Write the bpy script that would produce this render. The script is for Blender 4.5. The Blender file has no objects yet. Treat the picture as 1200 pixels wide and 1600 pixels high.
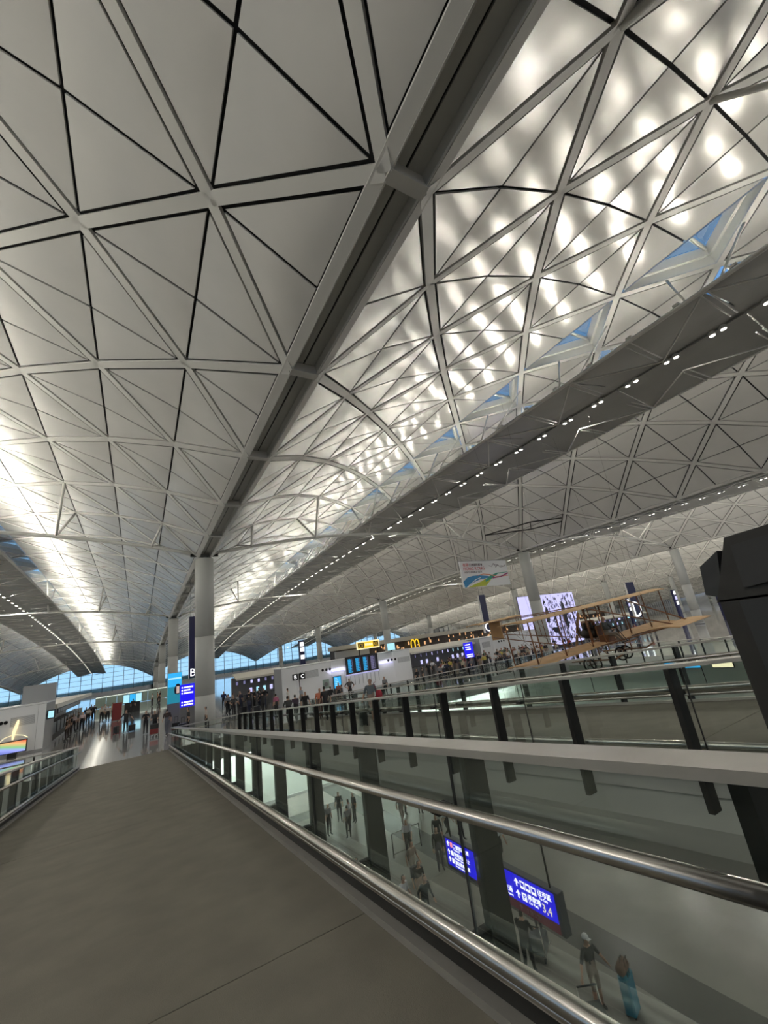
import bpy, bmesh, math, random
from mathutils import Vector, Matrix
random.seed(7)
S = bpy.context.scene
COL = S.collection
rad = math.radians

# ------------------------------------------------------------------ camera
ZC = 4.04                      # eye height above the check-in hall floor
YAW, PITCH, ROLL, FPX = rad(31.69), rad(17.45), rad(-8.15), 640.0
def cam_axes():
    f = Vector((math.sin(YAW)*math.cos(PITCH), math.cos(YAW)*math.cos(PITCH), math.sin(PITCH)))
    r = Vector((math.cos(YAW), -math.sin(YAW), 0)); u = r.cross(f)
    c, s = math.cos(ROLL), math.sin(ROLL)
    return c*r + s*u, -s*r + c*u, f
CR, CU, CF = cam_axes()
cd = bpy.data.cameras.new('camera'); cam = bpy.data.objects.new('camera', cd); COL.objects.link(cam)
cd.sensor_fit = 'HORIZONTAL'; cd.sensor_width = 36.0; cd.lens = FPX/1200*36.0
cd.clip_start = 0.05; cd.clip_end = 1500
cam.matrix_world = Matrix(((CR.x, CU.x, -CF.x, 0), (CR.y, CU.y, -CF.y, 0), (CR.z, CU.z, -CF.z, ZC), (0, 0, 0, 1)))
S.camera = cam
def pix(p):
    d = Vector(p) - Vector((0, 0, ZC)); z = d.dot(CF)
    if z < 0.05: return None
    return 600 + FPX*d.dot(CR)/z, 800 - FPX*d.dot(CU)/z, z

# ------------------------------------------------------------------ world, exposure, large lights
W = bpy.data.worlds.new('sky'); S.world = W; W.use_nodes = True
nt = W.node_tree; bg = nt.nodes['Background']
geo = nt.nodes.new('ShaderNodeNewGeometry'); sxyz = nt.nodes.new('ShaderNodeSeparateXYZ'); neg = nt.nodes.new('ShaderNodeMath'); neg.operation = 'MULTIPLY'; neg.inputs[1].default_value = -1
ramp_ = nt.nodes.new('ShaderNodeValToRGB')      # clear late-afternoon sky: pale near the horizon, deeper blue overhead
nt.links.new(geo.outputs['Incoming'], sxyz.inputs[0]); nt.links.new(sxyz.outputs[2], neg.inputs[0]); nt.links.new(neg.outputs[0], ramp_.inputs[0])
e_ = ramp_.color_ramp.elements; e_[0].position = 0.; e_[0].color = (.40, .64, .88, 1); e_[1].position = 1.; e_[1].color = (.10, .23, .46, 1)
q_ = e_.new(.10); q_.color = (.32, .60, .90, 1); q_ = e_.new(.5); q_.color = (.13, .28, .54, 1)
nt.links.new(ramp_.outputs[0], bg.inputs[0]); bg.inputs[1].default_value = 1.0
S.view_settings.view_transform = 'Standard'; S.view_settings.look = 'None'
S.view_settings.exposure = 0.45; S.view_settings.gamma = 1.0; S.view_settings.use_curve_mapping = False
S.cycles.use_denoising = True
S.cycles.use_adaptive_sampling = True; S.cycles.adaptive_threshold = .04
S.cycles.max_bounces = 6; S.cycles.diffuse_bounces = 4; S.cycles.glossy_bounces = 4
S.cycles.transparent_max_bounces = 24; S.cycles.transmission_bounces = 4
S.cycles.caustics_reflective = False; S.cycles.caustics_refractive = False
S.cycles.sample_clamp_indirect = 6.0
try: S.cycles.use_light_tree = True
except Exception: pass

def lamp(name, kind, loc, direction, power, size=0.3, color=(1, .97, .88), spread=None, size_y=None):
    ld = bpy.data.lights.new(name, kind); ld.energy = power; ld.color = color
    if kind == 'AREA':
        ld.shape = 'DISK' if size_y is None else 'RECTANGLE'; ld.size = size
        if size_y: ld.size_y = size_y
        if spread: ld.spread = spread
    else: ld.shadow_soft_size = size
    o = bpy.data.objects.new(name, ld); COL.objects.link(o)
    o.location = loc; o.rotation_euler = Vector(direction).to_track_quat('-Z', 'Y').to_euler()
    return o
def lamp_copy(src, loc, direction):
    o = src.copy(); COL.objects.link(o); o.location = loc
    o.rotation_euler = Vector(direction).to_track_quat('-Z', 'Y').to_euler(); return o

# ------------------------------------------------------------------ materials
def mat(name, col, rough=.5, metal=0., spec=.5, var=.0, vscale=3., bump=0., bscale=60., emit=None, estr=1., stretch=None):
    m = bpy.data.materials.new(name); m.use_nodes = True; t = m.node_tree; b = t.nodes['Principled BSDF']
    b.inputs['Base Color'].default_value = (*col, 1); b.inputs['Roughness'].default_value = rough
    b.inputs['Metallic'].default_value = metal; b.inputs['Specular IOR Level'].default_value = spec
    tc = t.nodes.new('ShaderNodeTexCoord'); src = tc.outputs['Object']
    if stretch:
        mp = t.nodes.new('ShaderNodeMapping'); mp.inputs['Scale'].default_value = stretch
        t.links.new(src, mp.inputs[0]); src = mp.outputs[0]
    if var:
        n = t.nodes.new('ShaderNodeTexNoise'); n.inputs['Scale'].default_value = vscale; n.inputs['Detail'].default_value = 6
        r = t.nodes.new('ShaderNodeValToRGB')
        r.color_ramp.elements[0].position = .3; r.color_ramp.elements[1].position = .7
        r.color_ramp.elements[0].color = (*[c*(1-var) for c in col], 1); r.color_ramp.elements[1].color = (*[min(1, c*(1+var)) for c in col], 1)
        t.links.new(src, n.inputs['Vector']); t.links.new(n.outputs[0], r.inputs[0]); t.links.new(r.outputs[0], b.inputs['Base Color'])
    if bump:
        n = t.nodes.new('ShaderNodeTexNoise'); n.inputs['Scale'].default_value = bscale; n.inputs['Detail'].default_value = 3
        bp = t.nodes.new('ShaderNodeBump'); bp.inputs['Strength'].default_value = bump; bp.inputs['Distance'].default_value = .02
        t.links.new(src, n.inputs['Vector']); t.links.new(n.outputs[0], bp.inputs['Height']); t.links.new(bp.outputs[0], b.inputs['Normal'])
    if emit:
        b.inputs['Emission Color'].default_value = (*emit, 1); b.inputs['Emission Strength'].default_value = estr
    return m
def glass_mat(name, tint, refl=1.0, base=.04):
    m = bpy.data.materials.new(name); m.use_nodes = True; t = m.node_tree; t.nodes.clear()
    o = t.nodes.new('ShaderNodeOutputMaterial'); mx = t.nodes.new('ShaderNodeMixShader')
    tr = t.nodes.new('ShaderNodeBsdfTransparent'); tr.inputs[0].default_value = (*tint, 1)
    g = t.nodes.new('ShaderNodeBsdfGlossy'); g.inputs['Roughness'].default_value = .02; g.inputs[0].default_value = (.9, 1, .97, 1)
    fr = t.nodes.new('ShaderNodeFresnel'); fr.inputs[0].default_value = 1.5
    ml = t.nodes.new('ShaderNodeMath'); ml.operation = 'MULTIPLY'; ml.inputs[1].default_value = refl
    t.links.new(fr.outputs[0], ml.inputs[0]); t.links.new(ml.outputs[0], mx.inputs[0])
    t.links.new(tr.outputs[0], mx.inputs[1]); t.links.new(g.outputs[0], mx.inputs[2]); t.links.new(mx.outputs[0], o.inputs[0])
    return m
def glow(name, col, s=1.):
    return mat(name, tuple(c*.3 for c in col), .4, emit=col, estr=s)
def tile_mat(name, col, size, rough, joint=.82):
    m = mat(name, col, rough, spec=.6); t = m.node_tree; b = t.nodes['Principled BSDF']
    tc = t.nodes.new('ShaderNodeTexCoord'); br = t.nodes.new('ShaderNodeTexBrick'); br.offset = 0
    br.inputs['Scale'].default_value = 1.0; br.inputs['Brick Width'].default_value = size; br.inputs['Row Height'].default_value = size
    br.inputs['Mortar Size'].default_value = .012
    br.inputs['Color1'].default_value = (*col, 1); br.inputs['Color2'].default_value = (*[c*.93 for c in col], 1)
    br.inputs['Mortar'].default_value = (*[c*joint for c in col], 1)
    t.links.new(tc.outputs['Object'], br.inputs['Vector']); t.links.new(br.outputs[0], b.inputs['Base Color'])
    b.inputs['Coat Weight'].default_value = .8; b.inputs['Coat Roughness'].default_value = .05
    return m
M = dict(
 panel=mat('soffit_panel_metal', (.76, .75, .725), .24, .35, .5, var=.03, vscale=.7),
 panel_back=mat('panel_joint_black', (.012, .012, .013), .8),
 beam=mat('white_painted_steel', (.72, .71, .68), .4),
 reveal=mat('skylight_lining', (.82, .81, .75), .6),
 gutter=mat('gutter_metal', (.52, .52, .49), .5, .2),
 dark_slot=mat('slot_black', (.02, .02, .02), .7),
 tube=mat('tube_white', (.82, .81, .77), .35),
 catwalk=mat('catwalk_soffit', (.42, .42, .40), .45, .3, var=.06, vscale=.5),
 column=mat('column_cladding', (.49, .50, .48), .5, var=.03, vscale=.6),
 joint=mat('joint_grey', (.2, .2, .2), .6),
 deck=mat('ramp_carpet', (.20, .185, .15), .9, var=.10, vscale=2.5, bump=.25, bscale=160),
 post=mat('post_dark', (.016, .016, .015), .55, .0, .25),
 rail_top=mat('top_rail_metal', (.44, .43, .40), .42, .55, var=.04, vscale=8),
 steel=mat('brushed_steel', (.60, .57, .52), .24, .95, var=.06, vscale=14, stretch=(1, .15, 1)),
 glass=glass_mat('balustrade_glass', (.955, .98, .968), .30),
 pane=glass_mat('window_glass', (.90, .95, .97), .6),
 glass_green=mat('green_glass_wall', (.33, .42, .36), .12, .0, .6),
 floor=tile_mat('hall_granite', (.54, .53, .51), 1.2, .10),
 floor_low=mat('arrivals_granite', (.25, .24, .215), .22, var=.08, vscale=.8),
 strip_dark=mat('granite_band', (.075, .075, .07), .25),
 slab=mat('slab_edge', (.38, .39, .37), .6, var=.05, vscale=.7),
 belly=mat('ramp_belly', (.46, .48, .455), .5, var=.06, vscale=.35),
 wall_white=mat('island_panel_white', (.84, .85, .86), .38),
 wall_low=mat('arrivals_wall', (.72, .78, .72), .5),
 grille=mat('grille_grey', (.33, .34, .35), .6),
 black=mat('black_plastic', (.014, .014, .015), .45),
 kiosk=mat('dark_bronze_metal', (.020, .019, .017), .55, .2, var=.15, vscale=4),
 kiosk2=mat('kiosk_charcoal', (.016, .018, .02), .5),
 counter=mat('counter_grey', (.18, .18, .18), .4),
 canopy=mat('canopy_cream', (.74, .71, .62), .5),
 mezz=mat('shop_dark', (.05, .035, .025), .5, var=.3, vscale=.8),
 mezz_top=mat('shop_band', (.44, .42, .37), .6),
 mull=mat('mullion', (.12, .14, .16), .5),
 navy=mat('banner_navy', (.012, .013, .07), .45),
 red=mat('red_panel', (.20, .02, .02), .5),
 hill=mat('far_trees', (.12, .11, .06), .95, var=.4, vscale=.8),
 canvas=mat('aged_canvas', (.62, .41, .22), .75, var=.12, vscale=3),
 wood=mat('biplane_timber', (.20, .085, .035), .5, var=.2, vscale=6),
 tan=mat('timber_tan', (.42, .24, .10), .6),
 engine=mat('engine_black', (.03, .025, .02), .4, .5),
 rubber=mat('rubber', (.012, .012, .012), .8),
 rope=mat('wire', (.16, .12, .09), .5, .4),
 lamp_on=glow('lamp_glow', (1, .95, .85), 4.),
 white_glow=glow('white_letter', (1, 1, 1), 1.1),
 strip_glow=glow('strip_light', (.92, 1, .95), 4.), strip_soft=glow('strip_light_soft', (.80, .86, .74), .9),
 blue_sign=glow('sign_blue', (.010, .005, .72), .85),
 blue_dark=mat('sign_case', (.03, .035, .05), .5),
 maroon=mat('sign_maroon', (.055, .012, .02), .5, emit=(.05, .008, .015), estr=.6),
 maroon_text=mat('sign_maroon_text', (.2, .13, .14), .5),
 cyan=glow('screen_cyan', (.03, .42, .85), .75),
 cyan_light=glow('screen_pale', (.45, .85, 1.), .7),
 teal=glow('screen_teal', (.02, .25, .35), .6),
 violet=glow('screen_violet', (.62, .60, 1.0), .75),
 ink=mat('screen_ink', (.02, .02, .035), .5),
 ink2=mat('screen_ink_soft', (.12, .11, .2), .5, emit=(.2, .19, .36), estr=.6),
 yellow=glow('yellow_sign', (1., .62, .02), .75),
 cream_glow=glow('sign_cream', (1, .88, .55), .75),
 signwhite=mat('sign_board_white', (.74, .75, .76), .5),
 sg_red=mat('print_red', (.55, .06, .09), .5), sg_grey=mat('print_grey', (.10, .07, .08), .5),
 sg_blue=mat('print_blue', (.01, .19, .42), .5), sg_green=mat('print_green', (.0, .25, .16), .5),
 sg_lime=mat('print_lime', (.42, .47, .02), .5), sg_orange=mat('print_orange', (.6, .18, .08), .5), sg_wine=mat('print_wine', (.25, .02, .12), .5),
 leaf=mat('leaf', (.10, .16, .03), .6, var=.4, vscale=20), leaf_y=mat('leaf_yellow', (.5, .42, .05), .6),
)

# ------------------------------------------------------------------ mesh builder
class MB:
    def __init__(s): s.v = []; s.f = []; s.sm = []
    def add(s, vs, fs, smooth=False):
        o = len(s.v); s.v += [tuple(v) for v in vs]; s.f += [tuple(i+o for i in f) for f in fs]; s.sm += [smooth]*len(fs); return s
    def box(s, x0, x1, y0, y1, z0, z1):
        return s.add([(x0,y0,z0),(x1,y0,z0),(x1,y1,z0),(x0,y1,z0),(x0,y0,z1),(x1,y0,z1),(x1,y1,z1),(x0,y1,z1)],
                     [(0,3,2,1),(4,5,6,7),(0,1,5,4),(1,2,6,5),(2,3,7,6),(3,0,4,7)])
    def hexa(s, a, b):            # two quads
        return s.add(list(a)+list(b), [(3,2,1,0),(4,5,6,7),(0,1,5,4),(1,2,6,5),(2,3,7,6),(3,0,4,7)])
    def bar(s, p, q, w, h, up=(0,0,1)):
        p, q, up = Vector(p), Vector(q), Vector(up); d = (q-p).normalized(); x = d.cross(up)
        if x.length < 1e-4: x = d.cross(Vector((1,0,0)))
        x.normalize(); y = x.cross(d); x = x*(w/2); y = y*(h/2)
        return s.hexa([p-x-y, p+x-y, p+x+y, p-x+y], [q-x-y, q+x-y, q+x+y, q-x+y])
    def tube(s, pts, r, n=8, caps=True, closed=False):
        pts = [Vector(p) for p in pts]; N = len(pts); rs = r if isinstance(r, (list, tuple)) else [r]*N
        vs = []; prev = None
        for i, p in enumerate(pts):
            if closed: d = pts[(i+1) % N]-pts[i-1]
            else: d = pts[min(i+1, N-1)]-pts[max(i-1, 0)]
            d.normalize()
            a = prev if prev is not None else (Vector((0,0,1)) if abs(d.z) < .9 else Vector((1,0,0)))
            x = d.cross(a); x.normalize(); y = x.cross(d); prev = y
            for k in range(n):
                t = 2*math.pi*k/n; vs.append(p+(x*math.cos(t)+y*math.sin(t))*rs[i])
        fs = [(i*n+k, i*n+(k+1) % n, (i+1)*n+(k+1) % n, (i+1)*n+k) for i in range(N-1) for k in range(n)]
        if closed: fs += [((N-1)*n+k, (N-1)*n+(k+1) % n, (k+1) % n, k) for k in range(n)]
        s.add(vs, fs, True)
        if caps and not closed:
            o = len(s.v)-len(vs); s.f += [tuple(o+k for k in range(n))[::-1], tuple(o+(N-1)*n+k for k in range(n))]; s.sm += [False, False]
        return s
    def lathe(s, prof, n=12, c=(0,0,0), axis='z'):
        vs = []
        for r, z in prof:
            for k in range(n):
                t = 2*math.pi*k/n; x, y = r*math.cos(t), r*math.sin(t)
                vs.append((c[0]+x, c[1]+y, c[2]+z) if axis == 'z' else (c[0]+z, c[1]+x, c[2]+y) if axis == 'x' else (c[0]+x, c[1]+z, c[2]+y))
        m = len(prof); fs = [(i*n+k, i*n+(k+1) % n, (i+1)*n+(k+1) % n, (i+1)*n+k) for i in range(m-1) for k in range(n)]
        s.add(vs, fs, True); o = len(s.v)-len(vs)
        s.f += [tuple(o+k for k in range(n))[::-1], tuple(o+(m-1)*n+k for k in range(n))]; s.sm += [False, False]; return s
    def prism(s, poly, d):        # polygon (3-D points) pushed by vector d
        d = Vector(d); a = [Vector(p) for p in poly]; n = len(a)
        return s.add(a+[p+d for p in a], [tuple(range(n))[::-1], tuple(range(n, 2*n))]+[(i, (i+1) % n, n+(i+1) % n, n+i) for i in range(n)])
    def mesh(s, name, m):
        me = bpy.data.meshes.new(name); me.from_pydata(s.v, [], s.f); me.materials.append(m)
        if any(s.sm): me.polygons.foreach_set('use_smooth', s.sm)
        me.update(); bm = bmesh.new(); bm.from_mesh(me); bmesh.ops.recalc_face_normals(bm, faces=bm.faces); bm.to_mesh(me); bm.free()
        return me
    def build(s, name, m, parent=None, loc=None):
        return link(name, s.mesh(name, m), parent, loc)
def link(name, me, parent=None, loc=None):
    o = bpy.data.objects.new(name, me); COL.objects.link(o)
    if parent: o.parent = parent
    if loc is not None: o.location = loc
    return o
def tag(o, label=None, cat=None, group=None, kind=None):
    if label: o['label'] = label
    if cat: o['category'] = cat
    if group: o['group'] = group
    if kind: o['kind'] = kind
    return o
def empty(name, loc=(0,0,0), label=None, cat=None, group=None, kind=None, rz=0):
    o = bpy.data.objects.new(name, None); COL.objects.link(o); o.location = loc; o.rotation_euler = (0, 0, rz)
    o.empty_display_size = .2
    return tag(o, label, cat, group, kind)
def copy_tree(o, loc=None, rz=None, label=None, parent=None):
    c = o.copy(); COL.objects.link(c)
    if parent: c.parent = parent
    if loc is not None: c.location = loc
    if rz is not None: c.rotation_euler = (0, 0, rz)
    if label: c['label'] = label
    for ch in list(o.children): copy_tree(ch, parent=c)
    return c
_txt = {}
def text_mesh(body, size, m, depth=.01, align='LEFT'):
    key = (body, size, m.name, align)
    if key not in _txt:
        cu = bpy.data.curves.new('t', 'FONT'); cu.body = body; cu.size = size; cu.extrude = depth; cu.align_x = align; cu.resolution_u = 2
        o = bpy.data.objects.new('t', cu); COL.objects.link(o)
        dg = bpy.context.evaluated_depsgraph_get(); me = bpy.data.meshes.new_from_object(o.evaluated_get(dg)); me.name = 'lettering'
        bpy.data.objects.remove(o); bpy.data.curves.remove(cu); me.materials.clear(); me.materials.append(m); _txt[key] = me
    return _txt[key]
def text(body, size, m, parent, loc, rot, name='lettering', align='LEFT', sx=1.):
    o = link(name, text_mesh(body, size, m, .008, align), parent, loc); o.rotation_euler = rot; o.scale = (sx, 1, 1); return o
FACE_CAM = (rad(90), 0, 0)      # reads from -Y
# ------------------------------------------------------------------ roof geometry (36 m barrel vaults on a 36 m grid)
R0, TH0, XL, YJ0, YEND = 28.8, rad(37.5), 4.5, 4.08, 178.08
def zv(y): return 12.23 - .0004*max(0., y-34.)**2
def node(k, j, bay=0):
    th = -TH0 + k*TH0/6; y = YJ0+3*j
    return Vector((XL+17.55+36*bay+R0*math.sin(th), y, zv(y)+R0*(math.cos(th)-math.cos(TH0))))
def shell_n(k):                  # normal pointing into the room
    th = -TH0+k*TH0/6; return Vector((-math.sin(th), 0, -math.cos(th)))
def inset(tri, ds):              # tri: 3 points, ds[i] inset of the edge opposite to vertex i
    a, b, c = tri; n = (b-a).cross(c-a); n.normalize(); L = []
    for i in range(3):
        p, q = tri[(i+1) % 3], tri[(i+2) % 3]; e = (q-p).normalized(); m = n.cross(e)
        if m.dot(tri[i]-p) < 0: m = -m
        L.append((p+m*ds[i], e))
    out = []
    for i in range(3):
        p1, e1 = L[(i+1) % 3]; p2, e2 = L[(i+2) % 3]
        w = p2-p1; cr = e1.cross(e2); t = w.cross(e2).dot(cr)/max(cr.length_squared, 1e-9); out.append(p1+e1*t)
    return out
def pillow(tri, nrm, h=.03, t=.05, N=3):
    mb = MB(); a, b, c = tri; idx = {}; vs = []
    for i in range(N+1):
        for j in range(N+1-i):
            u, v = i/N, j/N; w = 1-u-v; bulge = 27*u*v*w*h
            idx[i, j] = len(vs); vs.append(a*w+b*u+c*v+nrm*bulge)
    fs = []
    for i in range(N):
        for j in range(N-i):
            fs.append((idx[i, j], idx[i+1, j], idx[i, j+1]))
            if j < N-i-1: fs.append((idx[i+1, j], idx[i+1, j+1], idx[i, j+1]))
    mb.add(vs, fs, True)
    mb.add([a, b, c, a-nrm*t, b-nrm*t, c-nrm*t], [(0, 1, 4, 3), (1, 2, 5, 4), (2, 0, 3, 5)])
    return mb
JMIN, JMAX = -14, 58
def tris(k, j):                  # the two triangles of a grid cell: (right-angle, long-edge neighbour, cross neighbour)
    if (k+j) % 2 == 0: return [((k, j+1), (k, j), (k+1, j+1)), ((k+1, j), (k+1, j+1), (k, j))]
    return [((k, j), (k, j+1), (k+1, j)), ((k+1, j+1), (k+1, j), (k, j+1))]
def is_sky(t, j):                # cells against the crown whose long edge is on line 5 / 7 are glazed
    ks = [n[0] for n in t]; ra = t[0][0]
    return ra in (5, 7) and 6 in ks
def seen(pts):
    q = [pix(p) for p in pts]
    if any(a is None for a in q): return 0
    cx = sum(a[0] for a in q)/len(q); cy = sum(a[1] for a in q)/len(q)
    if not (-60 < cx < 1260 and -60 < cy < 1180): return 0
    return abs((q[1][0]-q[0][0])*(q[2][1]-q[0][1])-(q[2][0]-q[0][0])*(q[1][1]-q[0][1]))/2+.01
NPANEL = {0: 300, -1: 300, 1: 300, 2: 220, 3: 120, -2: 60, 4: 60}
BAYS = (-2, -1, 0, 1, 2, 3, 4, 5, 6, 7, 8, 9)
BAYLAB = {0: 'high curved soffit of triangular metal panels above the walkways, dotted with lamp reflections',
          -1: 'dim grey curved soffit of triangular panels at the upper left', 1: 'second vault of triangular panels right of the long hanging catwalk',
          2: 'third vault of the rolling roof seen beyond the second row of columns', 3: 'fourth roll of the vaulted roof in the right distance',
          4: 'fifth roll of the vaulted roof in the right distance', 5: 'sixth roll of the vaulted roof at the far right', 6: 'seventh roll of the vaulted roof at the far right', 7: 'eighth roll of the vaulted roof at the far right', 8: 'ninth roll of the vaulted roof at the far right', 9: 'last and farthest roll of the vaulted roof', -2: 'small piece of vaulted roof at the far left edge'}
_pc = {}
def ins(t): return (.228, .042, .26 if t[0][0] == t[1][0] and t[0][0] in (0, 12) else .042)
def build_bay(bay):
    root = empty('ceiling', (0, 0, 0), BAYLAB[bay], None, None, 'structure')
    back = MB(); cand = []
    for j in range(JMIN, JMAX):
        if j < -4 and bay not in (-1, 0, 1): continue
        for k in range(12):
            for t in tris(k, j):
                if is_sky(t, j): continue
                P = [node(a, b, bay) for a, b in t]
                back.add([p-shell_n(n_[0])*.10 for p, n_ in zip(P, t)], [(0, 1, 2)])
                cand.append((seen(P), k, j, t, P))
    cand.sort(key=lambda c: -c[0]); far = MB(); n = 0
    for a, k, j, t, P in cand:
        nr = shell_n(k+.5)
        if a > 0 and n < NPANEL.get(bay, 0):
            n += 1; flat = YJ0+3*(j+1) <= 34.2
            key = (k, (k+j) % 2, t[0][0]-k, flat and 1 or (bay*1000+j+.5))
            org = Vector((36*bay, YJ0+3*j, 0))
            if key not in _pc:
                T = inset(P, ins(t)); _pc[key] = pillow([p-org for p in T], nr).mesh('panel', M['panel'])
            link('panel', _pc[key], root, org)
        else:
            T = inset(P, ins(t)); far.add(T, [(0, 1, 2)])
    tag(far.build('panel_field', M['panel'], root), kind='stuff')
    tag(back.build('panel_joint', M['panel_back'], root), kind='stuff')
    # diagonal lattice beams
    cand = []
    for j in range(JMIN, JMAX):
        if j < -4 and bay not in (-1, 0, 1): continue
        for k in range(12):
            A, B = ((k, j), (k+1, j+1)) if (k+j) % 2 == 0 else ((k+1, j), (k, j+1))
            p, q = node(*A, bay), node(*B, bay); cand.append((seen([p, q, p+Vector((0, 0, .4))]), k, j, p, q))
    cand.sort(key=lambda c: -c[0]); far = MB(); n = 0; lim = min(300, NPANEL.get(bay, 0))
    for a, k, j, p, q in cand:
        nr = shell_n(k+.5)
        if a > 0 and n < lim:
            n += 1; flat = YJ0+3*(j+1) <= 34.2; key = ('b', k, (k+j) % 2, flat and 1 or (bay*1000+j+.5)); org = Vector((36*bay, YJ0+3*j, 0))
            if key not in _pc: _pc[key] = MB().bar(p-org-nr*.03, q-org-nr*.03, .29, .10, nr).mesh('beam', M['beam'])
            link('beam', _pc[key], root, org)
        else: far.bar(p-nr*.03, q-nr*.03, .29, .10, nr)
    tag(far.build('beam_field', M['beam'], root), kind='stuff')
    # skylights either side of the crown
    cnt = 0; rest_l = MB(); rest_g = MB()
    for j in range(JMIN+2, JMAX, 2):
        if j < -4 and bay not in (-1, 0, 1): continue
        for s in (5, 7):
            P = [node(6, j, bay), node(s, j-1, bay), node(s, j+1, bay)]; up = -shell_n(6)
            a = inset(P, (.06, .19, .19)); b = [p+up*.34 for p in inset(P, (.10, .30, .30))]; b2 = [p+up*.36 for p in inset(P, (.12, .42, .42))]
            c = [p+up*.72 for p in inset(P, (.12, .56, .56))]
            lin = MB()
            for u, v in ((a, b), (b, b2), (b2, c)):
                for i in range(3): lin.add([u[i], u[(i+1) % 3], v[(i+1) % 3], v[i]], [(0, 1, 2, 3)])
            gl = MB().add([p+up*.02 for p in c], [(0, 1, 2)])
            bar_p, bar_q = c[0].lerp(c[0], 0)-up*.12, (c[1]+c[2])/2-up*.12
            if YJ0+3*j < 60 and bay in (0, -1) and seen(P) > 0 and cnt < 40:
                cnt += 1; sk = lin.build('skylight', M['reveal'], root)
                gl.build('pane', M['pane'], sk); MB().tube([bar_p, bar_q], .09, 8).build('glazing_bar', M['tube'], sk)
            else:
                rest_l.add(lin.v, lin.f); rest_g.add(gl.v, gl.f)
    tag(rest_l.build('skylight_lining', M['reveal'], root), kind='stuff'); tag(rest_g.build('skylight_glass', M['pane'], root), kind='stuff')
    # tie beams with their struts
    for y in (-1.92, 34.08, 70.08, 106.08, 142.08):
        if y < 0 and bay > 2: continue
        x0, x1, h = XL+36*bay+.3, XL+35.1+36*bay-.3, zv(y)
        def tz(x): return h+.3+1.8*(1-((x-(x0+x1)/2)/17.25)**2)
        pts = [(x0+(x1-x0)*i/24, y, tz(x0+(x1-x0)*i/24)) for i in range(25)]
        tb = MB().tube(pts, .13, 8).build('tie_beam', M['tube'], root)
        MB().box(x0-.35, x0+.25, y-.1, y+.1, h+.05, h+.5).build('tie_bracket', M['post'], tb)
        MB().box(x1-.25, x1+.35, y-.1, y+.1, h+.05, h+.5).build('tie_bracket', M['post'], tb)
        j0 = round((y-YJ0)/3)
        for k in (1, 3, 5, 7, 9, 11):
            for dj in (-1, 1):
                N = node(k, j0+dj, bay); xb = N.x+(.6 if k < 6 else -.6)*(1 if k != 5 and k != 7 else 0)
                MB().tube([(xb, y, tz(xb)), N], .085, 6).build('strut', M['tube'], tb)
    return root
for b in BAYS: build_bay(b)

# valley gutters between the vaults
def gutter(m):
    x0, x1 = 3.6+36*m, 4.5+36*m
    root = empty('trim_%d' % (m+3), (0, 0, 0), None, None, None, 'structure')
    ys = [-38]+[YJ0+6*i for i in range(-6, 30)]; ys = [y for y in ys]
    seg = {}
    def piece(name, f, mm, kind=None):
        mb = MB()
        for y0, y1 in zip(ys[:-1], ys[1:]): f(mb, y0, y1)
        o = mb.build(name, mm, root)
        return o
    def q(mb, xa, za, xb, zb, y0, y1, t=.06):
        h0, h1 = zv(y0), zv(y1)
        mb.hexa([(xa, y0, h0+za), (xb, y0, h0+zb), (xb, y0, h0+zb+t), (xa, y0, h0+za+t)], [(xa, y1, h1+za), (xb, y1, h1+zb), (xb, y1, h1+zb+t), (xa, y1, h1+za+t)])
    piece('flange', lambda mb, a, b: q(mb, x0-.20, .09, x0+.08, -.04, a, b), M['beam'])
    piece('flange', lambda mb, a, b: q(mb, x1-.08, -.04, x1+.20, .09, a, b), M['beam'])
    piece('side_plate', lambda mb, a, b: q(mb, x0+.05, -.04, x0+.12, .26, a, b), M['gutter'])
    piece('side_plate', lambda mb, a, b: q(mb, x1-.12, .26, x1-.05, -.04, a, b), M['gutter'])
    piece('trough', lambda mb, a, b: q(mb, x0+.10, .26, x0+.40, .24, a, b), M['gutter'])
    piece('trough', lambda mb, a, b: q(mb, x0+.45, .24, x1-.10, .26, a, b), M['gutter'])
    piece('slot', lambda mb, a, b: q(mb, x0+.02, .34, x1-.02, .34, a, b), M['dark_slot'])
    br = None
    for i in range(-1, 30):
        y = YJ0+6*i; h = zv(y)
        mb = MB().box(x0+.02, x1-.02, -.14, .14, -.06, .02).box(x0+.05, x1-.05, -.12, -.07, .0, .25).box(x0+.05, x1-.05, .07, .12, .0, .25)
        if br is None: br = mb.mesh('bracket', M['beam'])
        link('bracket', br, root, (36*m, y, h)) if m == 0 else link('bracket', mb.mesh('bracket', M['beam']), root, (0, y, h))
    return root
for m in range(-1, 10): tag(gutter(m), 'long recessed gutter beam along the valley between two vaults, %s' % {0: 'above the nearest column', -1: 'far left', 1: 'behind the second catwalk', 2: 'third from the left', 3: 'fourth from the left', 4: 'fifth from the left', 5: 'sixth from the left', 6: 'seventh from the left', 7: 'eighth from the left', 8: 'ninth from the left', 9: 'farthest right'}[m])

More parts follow.
